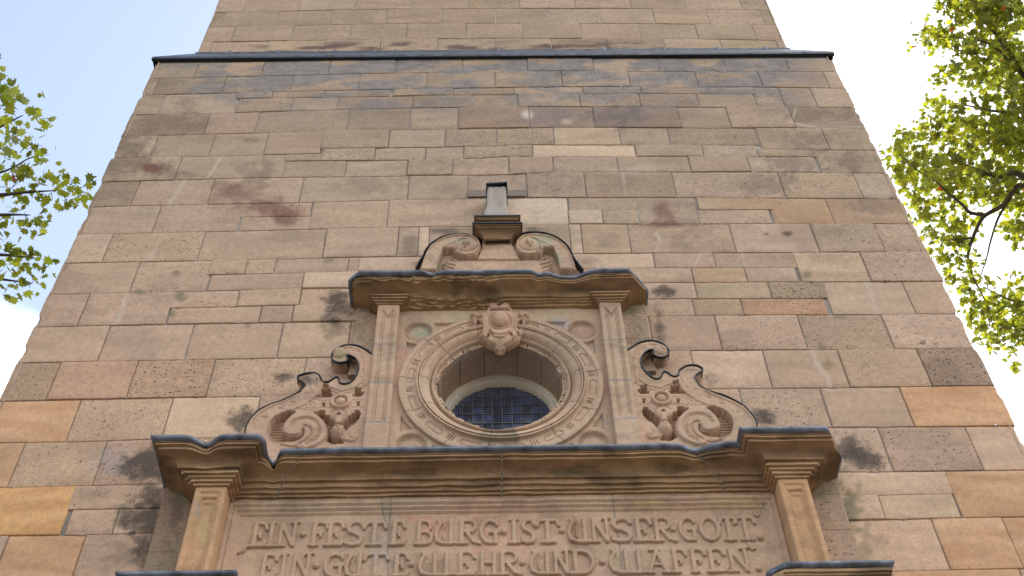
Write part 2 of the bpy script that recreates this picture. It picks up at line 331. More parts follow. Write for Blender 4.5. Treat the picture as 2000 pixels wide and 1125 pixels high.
STREAKS = [([(430,308),(418,330),(405,346)],5),([(362,350),(345,378),(330,398)],6),([(316,458),(303,488),(292,508)],5),([(247,575),(241,600),(230,628),(222,636)],7),([(298,488),(285,505)],4),
 ([(1690,552),(1702,570),(1708,614)],6),([(1585,686),(1600,715),(1618,740),(1622,755)],8),([(1450,495),(1455,520)],5),([(1370,494),(1355,520)],4),([(1282,455),(1288,470)],6),([(1216,340),(1222,380)],5),([(1555,212),(1545,240),(1600,250),(1690,248)],4),([(640,350),(645,390)],0)]
BLOCKTINT = [  # px,py of the block, colour multiplier, pit density
 (60,820,(1.12,.97,.80),.25),(15,905,(1.08,.97,.82),.3),(60,1000,(1.08,.96,.80),.3),(70,1090,(1.08,.95,.78),.35),(-40,1000,(1.2,1,.66),.3),
 (1860,790,(1.2,1.03,.82),.3),(1930,965,(1.11,.97,.80),.25),(1910,1060,(1.10,.96,.80),.25),(1990,1060,(1.10,.96,.80),.25),(1990,965,(1.11,.97,.80),.25),(1948,875,(1.12,1.12,1.12),.2),(1870,1118,(1.1,.98,.8),.6),
 (1140,295,(1.42,1.42,1.42),.2),(1070,410,(1.25,1.33,1.42),.5),(1145,425,(1.2,1.25,1.3),.4),(827,470,(1.28,1.3,1.3),.2),(1125,470,(1.2,1.22,1.22),.2),(1200,508,(1.18,1.22,1.26),.4),(700,520,(1.2,1.2,1.22),.2),(410,820,(1.22,1.25,1.22),.6),(1630,160,(1.2,1.2,1.2),.1),
 (1640,190,(1.15,1.15,1.15),.3),(610,550,(1.2,1.22,1.25),.5),(1140,270,(1.15,1.15,1.1),.5),(1450,710,(1.15,1.18,1.2),.5),(1440,880,(1,1,1),.5),(640,666,(1.1,1.12,1.1),.7),(240,1018,(1.2,1.22,1.2),.4),(1700,945,(1.12,1.14,1.13),.5),(1790,990,(1.1,1.14,1.1),.5),
 (340,240,(.8,.8,.78),1.1),(1850,715,(.74,.74,.74),1.3),(1440,540,(1,.95,.85),.5),(1550,569,(.8,.83,.78),1.4),(1400,600,(.85,.85,.78),.9),(1450,565,(.86,.9,.86),.6),(1510,598,(1.02,.88,.78),1.1),(60,740,(.85,.85,.83),1.2),(230,890,(1.0,.95,.95),1.1),(230,740,(1,.93,.9),.8),(330,740,(.98,.93,.88),1.3),
 (1560,400,(1.05,.95,.82),.5),(1420,395,(1.0,.95,.85),.4),(1680,400,(.92,.85,.8),.5),(1220,228,(.72,.7,.73),.8),(975,230,(.82,.78,.78),.7),(1100,230,(.8,.77,.78),.6),(650,460,(1,1,1),.6)]
BLOCKTINT = [(PD(a, b)[0], PD(a, b)[1], c, p) for a, b, c, p in BLOCKTINT]

def stain(px, py, col, spots=SPOTS, streaks=STREAKS, grime=None):
    nx = fbm(px/16, py/11, 3, 5); n2 = fbm(px/5, py/5, 9, 3)
    for cx, cy, rx, ry, c, st, rag in spots:
        if st <= 0: continue
        m = (abs(px-cx) < rx*2.2) & (abs(py-cy) < ry*2.2)
        if not m.any(): continue
        r = np.sqrt(((px[m]-cx)/rx)**2+((py[m]-cy)/ry)**2)
        if grime is not None and (c is BLK or c is RED or c is PAL) and rag > .5:
            k = st*sst(1.75, .1, r+rag*(.9*(nx[m]-.5))); j = 0 if c is BLK else 1 if c is RED else 2; k = k*(.8 if j == 2 else 1)
            grime[m, j] = 1-(1-grime[m, j])*(1-k); continue
        k = st*sst(1.35, .35, r+rag*(1.7*(nx[m]-.5)+.9*(n2[m]-.5)))
        col[m] = col[m]*(1-k[:, None])+np.array(c)*k[:, None]
    for pts, wd in streaks:
        if wd <= 0: continue
        a = np.array(pts, float)
        m = (px > a[:, 0].min()-15) & (px < a[:, 0].max()+15) & (py > a[:, 1].min()-3) & (py < a[:, 1].max()+3)
        if not m.any(): continue
        dm = np.full(m.sum(), 1e9)
        for i in range(len(a)-1):
            v = a[i+1]-a[i]; t = np.clip(((px[m]-a[i, 0])*v[0]+(py[m]-a[i, 1])*v[1])/(v@v), 0, 1)
            dm = np.minimum(dm, np.hypot(px[m]-a[i, 0]-t*v[0], py[m]-a[i, 1]-t*v[1]))
        k = .6*sst(wd*1.1, wd*.5, dm+3*(n2[m]-.5))
        if grime is not None: grime[m, 2] = np.maximum(grime[m, 2], .8*sst(wd*1.1, wd*.45, dm+2*(n2[m]-.5))); continue
        col[m] = col[m]*(1-k[:, None])+np.array(PAL)*k[:, None]
    return col

def build_blocks(name, blocks, d0, parent, res, tone, hole=None, mortar_name=None, label=None, lower=True, seed=1, msize=.006):
    r = np.random.default_rng(seed)
    VV, FF, CC, PP, nb = [], [], [], [], 0; GG = []
    for (x0, x1, top, bot) in blocks:
        wd = x1-x0; xm = (x0+x1)/2; zt_, zb_ = float(top(np.array(xm))), float(bot(np.array(xm)))
        h = zt_-zb_
        if wd < .03 or h < .03: continue
        nx, nz_ = max(3, int(wd/res)), max(3, int(h/res)); g = msize*(.62+.45*r.random()); e = .011
        u = np.concatenate([[x0+g, x0+g+.001], np.linspace(x0+g+e, x1-g-e, nx), [x1-g-.001, x1-g]])
        v = np.concatenate([[g, g+.001], np.linspace(g+e, h-g-e, nz_), [h-g-.001, h-g]])
        U, Vv = np.meshgrid(u, v); zb = bot(U); zt2 = top(U)
        Z = zb+(zt2-zb)*(Vv/h)
        Uw = U.copy()
        rag = .006*(fbm(U*9, Z*9, 5, 3)-.5)*2
        nb_, mb_ = U.shape
        I, J = np.meshgrid(np.arange(mb_), np.arange(nb_))
        ring = np.minimum(np.minimum(I, mb_-1-I), np.minimum(J, nb_-1-J))
        off = float(np.clip(r.normal(0, .0055), -.005, .011)); tx, tz = r.normal(0, .0012, 2)
        D = d0+off+tx*(U-xm)/wd+tz*(Vv/h-.5)+.007*(fbm(U*3.1, Z*3.1, seed, 3)-.5)+.004*(fbm(U*17, Z*17, seed+3, 2)-.5)
        chip = sst(.66, .85, fbm(U*9, Z*9, seed+8, 4))
        D = np.where(ring == 2, D-.003-.012*chip, D)
        D = np.where(ring == 1, D-.0045-.012*chip, D); D = np.where(ring == 0, d0-.03, D)
        # worn, chipped quoins at the tower's corners
        wr = .030*sst(.50, .78, fbm(Z*4.5, U*0+x0, seed+15, 4))+.012*fbm(Z*13, U*0+x0, seed+16, 3)
        if lower and x0 < XL+.05: Uw = np.where(I <= 2, U+wr*(1-.0*I), U)
        if lower and x1 > XR-.05: Uw = np.where(I >= mb_-3, U-wr, U)
        # chips keep inside the joint
        zz = Z
        # quoins stay on the corner line
        px, py = toPX(U, D*0+d0, Z)
        base = TAN*tone*np.array([1+r.normal(0, .014), 1.0, 1+r.normal(0, .020)])*(1+r.normal(0, .058))
        pit = .45+.7*r.random()
        for bx, bz, c, p in (BLOCKTINT if lower else []):
            if x0 < bx < x1 and float(bot(np.array(bx))) < bz < float(top(np.array(bx))): base = TAN*np.array(c); pit = p
        C = np.ones(U.shape+(3,))*base; G = np.zeros((U.size, 3))
        bed = 1 if base[2]/base[0] < .43 else 0
        lay = fbm(U*1.3+seed, Z*9+.6*np.sin(U*2.2+x0*7)+r.random()*50, 11, 5)-.5
        C *= (1+.20*lay*(1+r.random()))[..., None]
        if bed: C *= 1+lay[..., None]*np.array([.12, .28, .42])
        C *= (1+.24*(fbm(U*2.2, Z*2.6, 21, 5)-.5))[..., None]; C *= (1-.13*sst(.56, .66, fbm(U*1.6+x0*9, Z*2.1+seed, 27, 6))*sst(.3, .7, r.random()*1.2))[..., None]
        if lower:
            q = sst(330, 120, py)                           # the top courses are greyer and darker with soot
            C *= (1-.16*sst(560, 150, py))[..., None]
            gy = q*sst(.50, .66, fbm(U*2.6, Z*6, 31, 6)+.10*q+.10*sst(270, 130, py)-.03)*sst(300, 380, px)*sst(1640, 1500, px)
            gy = gy*.85*sst(262, 175, py)
            C = C*(1-gy[..., None])+np.array([.185, .170, .163])*(.7+.9*fbm(U*9, Z*14, 33, 4))[..., None]*gy[..., None]
            # pinker towards the lower half (a different bed of stone)
            C *= 1+sst(350, 800, py)[..., None]*np.array([.07, .0, -.02])
            cc = C.reshape(-1, 3); stain(px.ravel(), py.ravel(), cc, grime=G); C = cc.reshape(C.shape)
        else:
            k = sst(74, 90, py)*(.85*sst(.42, .62, fbm(U*2.2, Z*9, 41, 4)))*sst(430, 560, px)*sst(1400, 1250, px)
            k = k*(lower is False)
            C = C*(1-k[..., None])+np.array([.10, .06, .05])*k[..., None]
        idx = np.arange(nb_*mb_).reshape(nb_, mb_)
        q4 = np.stack([idx[:-1, :-1], idx[:-1, 1:], idx[1:, 1:], idx[1:, :-1]], -1).reshape(-1, 4)
        if hole is not None and x1 > hole[0]-hole[2] and x0 < hole[0]+hole[2]:
            cx = (U[:-1, :-1]+U[1:, 1:])/2; cz = (Z[:-1, :-1]+Z[1:, 1:])/2
            keep = (np.hypot(cx-hole[0], cz-hole[1]) > hole[2]).ravel(); q4 = q4[keep]
        VV.append(np.stack([Uw, -D, zz], -1).reshape(-1, 3)); FF.append(q4+nb); CC.append(C.reshape(-1, 3)); PP.append(np.full(U.size, pit)); GG.append(G); nb += U.size
    return meshobj(name, np.concatenate(VV), np.concatenate(FF), M_WALL, parent, np.concatenate(CC), np.concatenate(PP), grime=np.concatenate(GG))
OC = (.083, 10.19)
build_blocks('lower_wall', BLOCKS, 0., ROOT, .028, 1.0, hole=(OC[0], OC[1], .78), seed=4)

# mortar behind the joints, with the window hole
def holed_plate(name, x0, x1, z0, z1, y, cx, cz, r, mat, parent):
    n = 72; V = []; F = []
    for i in range(n):
        a = 2*math.pi*i/n+.0001; c, s = math.cos(a), math.sin(a)
        V.append((cx+r*c, y, cz+r*s))
        t = min(((x1-cx) if c > 0 else (x0-cx))/c if abs(c) > 1e-6 else 1e9, ((z1-cz) if s > 0 else (z0-cz))/s if abs(s) > 1e-6 else 1e9)
        V.append((cx+t*c, y, cz+t*s))
    cor = [(x1, z1), (x0, z1), (x0, z0), (x1, z0)]
    for i in range(n):
        j = (i+1) % n
        F.append([2*i, 2*i+1, 2*j+1, 2*j])
        A, Bq = V[2*i+1], V[2*j+1]
        if abs(A[0]-Bq[0]) > 1e-6 and abs(A[2]-Bq[2]) > 1e-6:
            k = min(cor, key=lambda q: (q[0]-A[0])**2+(q[1]-A[2])**2+(q[0]-Bq[0])**2+(q[1]-Bq[2])**2)
            V.append((k[0], y, k[1])); F.append([2*i+1, len(V)-1, 2*j+1])
    return meshobj(name, V, F, mat, parent, smooth=False)
ZT = float(L0(np.array(0.)))+.02
holed_plate('mortar', XL+.04, XR-.04, .4, ZT-.01, .0185, OC[0], OC[1], .79, M_MORTAR, ROOT)

# the sides and back of the two stages: coursed blocks too
def box(V, F, x0, x1, y0, y1, z0, z1):
    n = len(V); V += [(x0,y0,z0),(x1,y0,z0),(x1,y1,z0),(x0,y1,z0),(x0,y0,z1),(x1,y0,z1),(x1,y1,z1),(x0,y1,z1)]
    F += [[n,n+3,n+2,n+1],[n+4,n+5,n+6,n+7],[n,n+1,n+5,n+4],[n+1,n+2,n+6,n+5],[n+2,n+3,n+7,n+6],[n+3,n,n+4,n+7]]
def boxobj(name, boxes, mat, parent, bev=0, col=None, pit=None, **k):
    V, F = [], []
    for b in boxes: box(V, F, *b)
    o = meshobj(name, V, F, mat, parent, smooth=False, col=None if col is None else np.ones((len(V), 3))*col, pit=None if pit is None else np.full(len(V), pit), **k)
    if bev: 
        m = o.modifiers.new('bevel', 'BEVEL'); m.width = bev; m.segments = 2; m.limit_method = 'ANGLE'
    return o
def side_wall(name, x, sgn, y0, y1, z0, z1, parent, seed, tone):
    r = np.random.default_rng(seed); VV, FF, CC, PP, nb = [], [], [], [], 0; z = z0; k = 0
    while z < z1-.05:
        zt_ = min(z+.6, z1); y = y0; 
        while y < y1-.02:
            yt = y+(.7 if (k % 2 and y == y0) else .95+.45*r.random()); yt = yt if yt < y1-.4 else y1
            g = .006; e = .01; off = r.normal(0, .0035); b = TAN*tone*(1+r.normal(0, .08)); gy = g if y > y0 else 0
            u = [y+gy, y+gy+.001, y+gy+e, yt-g-e, yt-g-.001, yt-g]; v = [z+g, z+g+.001, z+g+e, zt_-g-e, zt_-g-.001, zt_-g]
            for j in range(6):
                for i in range(6):
                    rg = min(i, 5-i, j, 5-j); dd = off-(0, .0045, .03)[2-rg] if rg < 2 else off
                    VV.append((x+sgn*dd, u[i], v[j])); CC.append(b); PP.append(.7)
            for j in range(5):
                for i in range(5):
                    q = nb+j*6+i; FF.append([q, q+1, q+7, q+6] if sgn > 0 else [q, q+6, q+7, q+1])
            nb += 36; y = yt
        z = zt_; k += 1
    meshobj(name, np.array(VV), np.array(FF), M_WALL, parent, np.array(CC), np.array(PP), smooth=False)
TW = XR-XL
side_wall('side_wall', XL+.035, -1, 0.0, TW, BLOCKS_LOW_Z, ZT, ROOT, 31, .95)
side_wall('side_wall', XR-.035, 1, 0.0, TW, BLOCKS_LOW_Z, ZT, ROOT, 32, .95)
boxobj('core', [(XL+.045, OC[0]-.9, .022, TW, .4, ZT), (OC[0]+.9, XR-.045, .022, TW, .4, ZT), (OC[0]-.9, OC[0]+.9, .7, TW, .4, ZT), (OC[0]-.9, OC[0]+.9, .022, .7, .4, OC[1]-.9), (OC[0]-.9, OC[0]+.9, .022, .7, OC[1]+.9, ZT)], M_MORTAR, ROOT)
boxobj('plinth', [(XL-.12, XR+.12, -.12, TW+.12, -.05, BLOCKS_LOW_Z)], M_WALL, ROOT, .03, TAN*.8, .8)

# ------------------------------------------------------------------ the upper stage
UXL, UXR = float(PD(385, 105, DU)[0]), float(PD(1541, 100, DU)[0])
U0 = lineU([(380,112),(985,104),(1540,105)], DU); U1 = lineU([(395,82),(690,77),(1000,74.4),(1300,74.8),(1527,78)], DU)
U2 = lineU([(408,52.7),(684,47),(1000,45),(1184,45),(1514,47.6)], DU); U3 = lineU([(420,24),(650,19),(913,16),(1252,16.3),(1502,18.7)], DU); U4 = lineU([(433,-9),(680,-13),(913,-15),(1240,-15),(1490,-12)], DU)
UB = []
for top, bot, yr, js in [(U1,U0,92,[412,521,634,743,854,966,1077,1187,1298.6,1410,1520]),(U2,U1,62,[457.5,571,684,795,910,1021.5,1134,1249,1361,1473]),
        (U3,U2,34,[436,541,648,754,861,968,1066,1173,1277.5,1383,1488]),(U4,U3,8,[479,586,694.6,803,912.6,1015,1123,1231.6,1338.7,1446.5])]:
    xs = [UXL]+[px2x(j, yr, DU) for j in js]+[UXR]
    for i in range(len(xs)-1): UB.append((xs[i], xs[i+1], top, bot))
zt = U4; z0 = 20.1; k = 0
while z0 < 27.5:
    z0 += .72; hi = flat(z0); xs = [UXL]+[UXL+(.45 if k % 2 else .95)+i*.93 for i in range(9)]; xs = [q for q in xs if q < UXR-.3]+[UXR]
    for i in range(len(xs)-1): UB.append((xs[i], xs[i+1], hi, zt))
    zt = hi; k += 1
build_blocks('upper_wall', UB, DU, ROOT, .05, np.array([1.0, 1.0, .97])*.88, lower=False, seed=6, msize=.006)
UZ = float(U0(np.array(0.)))
UD = -DU
boxobj('upper_core', [(UXL+.01, UXR-.01, UD+.0155, TW-UD, ZT-.01, z0)], M_MORTAR, ROOT)
side_wall('upper_side_wall', UXL, -1, UD, TW-UD, UZ-.1, z0, ROOT, 33, .9)
side_wall('upper_side_wall', UXR, 1, UD, TW-UD, UZ-.1, z0, ROOT, 34, .9)
boxobj('tower_top', [(UXL-.1, UXR+.1, UD-.1, TW-UD+.1, z0, z0+.3)], M_CORN, ROOT, .03, TAN*.7, .5)

# lead-covered set-off between the stages
def strip_mesh(rows, closed=False):
    """rows: list of equally long point lists -> grid mesh"""
    n = len(rows[0]); V = [p for r in rows for p in r]; F = []
    for j in range(len(rows)-1):
        for i in range(n-1): F.append([j*n+i, j*n+i+1, (j+1)*n+i+1, (j+1)*n+i])
    return V, F
xe = np.linspace(0, 1, 60)
def setoff():
    rows = []
    zt_ = UZ+.10
    wob = .006*(fbm(xe*14, xe*0, 3, 3)-.5)*2
    ll = ZT-.005; 
    spec = [(-.006, .0, -.055), (-.045, .0, -.055), (-.055, .0, .0), (UD-.10, None, None)]
    x0a, x1a = XL, XR
    a = []
    for k, (y, z) in enumerate([(-.004, -.045), (-.040, -.05), (-.046, -.04), (-.046, 0.0)]):
        a.append([(x0a-.05+(x1a-x0a+.1)*t, y+wob[i]*.5, ll+z+wob[i]) for i, t in enumerate(xe)])
    a.append([(UXL-.02+(UXR-UXL+.04)*t, UD-.035, zt_-.10+wob[i]) for i, t in enumerate(xe)])
    a.append([(UXL-.02+(UXR-UXL+.04)*t, UD-.028, zt_-.10+wob[i]) for i, t in enumerate(xe)])
    a.append([(UXL-.02+(UXR-UXL+.04)*t, UD-.022, zt_-.02+wob[i]) for i, t in enumerate(xe)])
    a.append([(UXL-.02+(UXR-UXL+.04)*t, UD+.02, zt_+wob[i]) for i, t in enumerate(xe)])
    V, F = strip_mesh(a); o = meshobj('lead_coping', V, F, M_LEADC, ROOT, smooth=False)
    cop = o
    for x0_, x1_ in ((XL-.05, UXL-.02), (XR+.05, UXR+.02)):
        V = []; F = []; n = len(V); V += [(x0_, -.046, ll), (x0_, TW+.04, ll), (x1_, TW-UD+.03, zt_-.1), (x1_, UD-.035, zt_-.1), (x0_, -.046, ll-.045), (x0_, TW+.04, ll-.045)]
        F += [[n, n+1, n+2, n+3], [n, n+4, n+5, n+1]]
        meshobj('lead_coping', V, F, M_LEADC, ROOT, smooth=False)
    dv = []; df = []; box(dv, df, XL-.052, XR+.052, -.050, -.004, ll-.072, ll-.052); meshobj('coping_shadow_strip', dv, df, M_DARKLEAD, o, smooth=False)  # dark strip standing in for the shadow line under the coping edge
    # lapped seams
    for k in range(11):
        t = (k+.6+.1*math.sin(k*5))/11; x = UXL+(UXR-UXL)*t; xb = XL+(XR-XL)*t
        for bx in ((x-.02, x+.02, UD-.040, UD-.016, zt_-.1, zt_-.01), (xb-.015, xb+.015, -.056, -.046, ll-.045, ll-.002)):
            V, F = [], []; box(V, F, *bx); meshobj('lead_seam', V, F, M_LEAD, cop, smooth=False)
setoff()

# ------------------------------------------------------------------ carved work
def seg_dist(X, Z, pts, closed=False):
    a = np.asarray(pts, float)
    if closed: a = np.vstack([a, a[:1]])
    dm = np.full(X.shape, 1e9)
    for i in range(len(a)-1):
        v = a[i+1]-a[i]; q = v@v
        if q < 1e-12: continue
        t = np.clip(((X-a[i, 0])*v[0]+(Z-a[i, 1])*v[1])/q, 0, 1)
        dm = np.minimum(dm, np.hypot(X-a[i, 0]-t*v[0], Z-a[i, 1]-t*v[1]))
    return dm
def inside(X, Z, pts):
    a = np.asarray(pts, float); r = np.zeros(X.shape, bool); j = len(a)-1
    for i in range(len(a)):
        xi, zi, xj, zj = a[i, 0], a[i, 1], a[j, 0], a[j, 1]
        if zi != zj:
            c = ((zi > Z) != (zj > Z)) & (X < (xj-xi)*(Z-zi)/(zj-zi)+xi); r ^= c
        j = i
    return r
def sdf(X, Z, pts):
    d = seg_dist(X, Z, pts, True); return np.where(inside(X, Z, pts), -d, d)
def smooth_line(pts, n=4, closed=False):
    a = np.asarray(pts, float); m = len(a); out = []
    rngi = range(m) if closed else range(m-1)
    for i in rngi:
        p0 = a[(i-1) % m] if closed or i > 0 else a[0]; p1 = a[i]; p2 = a[(i+1) % m]; p3 = a[(i+2) % m] if closed or i+2 < m else a[-1]
        for k in range(n):
            t = k/n; out.append(.5*((2*p1)+(-p0+p2)*t+(2*p0-5*p1+4*p2-p3)*t*t+(-p0+3*p1-3*p2+p3)*t**3))
    if not closed: out.append(a[-1])
    return np.array(out)
CARVE = np.array([.455, .315, .216])
class Relief:
    def __init__(s, x0, x1, z0, z1, res, base):
        s.nx = int((x1-x0)/res)+1; s.nz = int((z1-z0)/res)+1
        s.X, s.Z = np.meshgrid(np.linspace(x0, x1, s.nx), np.linspace(z0, z1, s.nz)); s.res = res
        s.H = np.full(s.X.shape, float(base)); s.mask = None; s.outline = None; s.extra = 0
    def setd(s, sd, depth, soft=.005):
        k = sst(soft, -soft, sd); s.H = s.H*(1-k)+depth*k
    def add(s, sd, dh, soft=.005): s.H = s.H+dh*sst(soft, -soft, sd)
    def groove(s, pts, wd=.006, dep=.006, closed=False):
        s.H = s.H-dep*sst(wd, wd*.25, seg_dist(s.X, s.Z, pts, closed))
    def ridge(s, pts, wd, hh, closed=False):
        d = seg_dist(s.X, s.Z, pts, closed); s.H = s.H+hh*np.sqrt(np.clip(1-(d/wd)**2, 0, 1))
    def dome(s, cx, cz, rx, rz, hh, base=None):
        r = np.sqrt(((s.X-cx)/rx)**2+((s.Z-cz)/rz)**2); k = np.sqrt(np.clip(1-r*r, 0, 1))*hh
        if base is None: s.H = s.H+k
        else: s.H = np.where(r < 1, base+k, s.H)
    def clip(s, poly): s.outline = np.asarray(poly); s.mask = inside(s.X, s.Z, poly)
    def mesh(s, name, parent, back, tone=1., seed=1, mat=None, colfn=None, worn=.006, pit=.4, **tags):
        X, Z, H = s.X.copy(), s.Z.copy(), s.H
        H = H+worn*(fbm(X*6, Z*6, seed, 4)-.5)*1.5+worn*.45*(fbm(X*30, Z*30, seed+5, 3)-.5)
        m = s.mask if s.mask is not None else np.ones(X.shape, bool)
        cell = m[:-1, :-1] & m[1:, :-1] & m[:-1, 1:] & m[1:, 1:]
        idx = np.arange(X.size).reshape(X.shape)
        q = np.stack([idx[:-1, :-1], idx[:-1, 1:], idx[1:, 1:], idx[1:, :-1]], -1)[cell]
        # boundary edges
        e = np.concatenate([q[:, [0, 1]], q[:, [1, 2]], q[:, [2, 3]], q[:, [3, 0]]]); key = np.sort(e, 1); k = key[:, 0]*X.size+key[:, 1]
        u, inv, cnt = np.unique(k, return_inverse=True, return_counts=True); be = e[cnt[inv] == 1]
        xf, zf, hf = X.ravel().copy(), Z.ravel().copy(), H.ravel().copy()
        bv = np.unique(be)
        if s.outline is not None:
            o = s.outline; a = np.vstack([o, o[:1]]); bx, bz = xf[bv], zf[bv]; best = np.full(len(bv), 1e9); nx_, nz_ = bx.copy(), bz.copy()
            for i in range(len(a)-1):
                v = a[i+1]-a[i]; qq = v@v
                if qq < 1e-12: continue
                t = np.clip(((bx-a[i, 0])*v[0]+(bz-a[i, 1])*v[1])/qq, 0, 1); px_, pz_ = a[i, 0]+t*v[0], a[i, 1]+t*v[1]; d = np.hypot(bx-px_, bz-pz_)
                g = d < best; best[g] = d[g]; nx_[g] = px_[g]; nz_[g] = pz_[g]
            g = best < s.res*1.9; xf[bv[g]] = nx_[g]; zf[bv[g]] = nz_[g]
        px, py = toPX(xf, hf, zf)
        C = np.ones((len(xf), 3))*CARVE*tone
        C *= (1+.42*(fbm(xf*2.3, zf*2.3, seed+20, 5)-.5))[:, None]
        C *= 1+(fbm(xf*1.1+4, zf*1.6, seed+30, 4)-.5)[:, None]*np.array([.18, -.06, -.06])
        C = C*(1-.18*(sst(.55, .75, fbm(xf*4, zf*6, seed+40, 4)))[:, None])
        if colfn is not None: C = colfn(xf, hf, zf, px, py, C)
        sk = {v: len(xf)+i for i, v in enumerate(bv)}
        V = np.stack([xf, -hf, zf], -1); S = V[bv].copy(); S[:, 1] = -back
        mp = np.zeros(len(xf), int); mp[bv] = len(xf)+np.arange(len(bv))
        sf = np.stack([be[:, 1], be[:, 0], mp[be[:, 0]], mp[be[:, 1]]], -1)
        V = np.vstack([V, S]); C = np.vstack([C, C[bv]]); F = np.vstack([q, sf])
        used = np.unique(F); rm = np.full(len(V), -1); rm[used] = np.arange(len(used))
        return meshobj(name, V[used], rm[F], mat or M_CARVE, parent, C[used], np.full(len(used), pit), **tags)
def P2(pts, d): return PDl(pts, d)
def jointcol(joints, col=(.30, .27, .25), wd=1.6):
    """joints: pixel polylines where mortar fills a joint of the carved slabs"""
    def f(xf, hf, zf, px, py, C):
        for pts in joints:
            a = np.array(pts, float); m = (px > a[:, 0].min()-6) & (px < a[:, 0].max()+6) & (py > a[:, 1].min()-6) & (py < a[:, 1].max()+6)
            if not m.any(): continue
            d = seg_dist(px[m]+2.5*(fbm(px[m]/9, py[m]/9, 3, 3)-.5), py[m], a)
            k = (.8*sst(wd*1.5, wd*.5, d))[:, None]; C[m] = C[m]*(1-k)+np.array(col)*k
        return C
    return f
def spots(C, px, py, lst):
    return stain(px, py, C, [(a, b, c, d, e, f, 1.1) for a, b, c, d, e, f in lst], [])

def seg(x0, z0, x1, z1): return [(x0, z0), (x1, z1)]
def rect_sd(X, Z, x0, x1, z0, z1): return np.maximum(np.maximum(x0-X, X-x1), np.maximum(z0-Z, Z-z1))

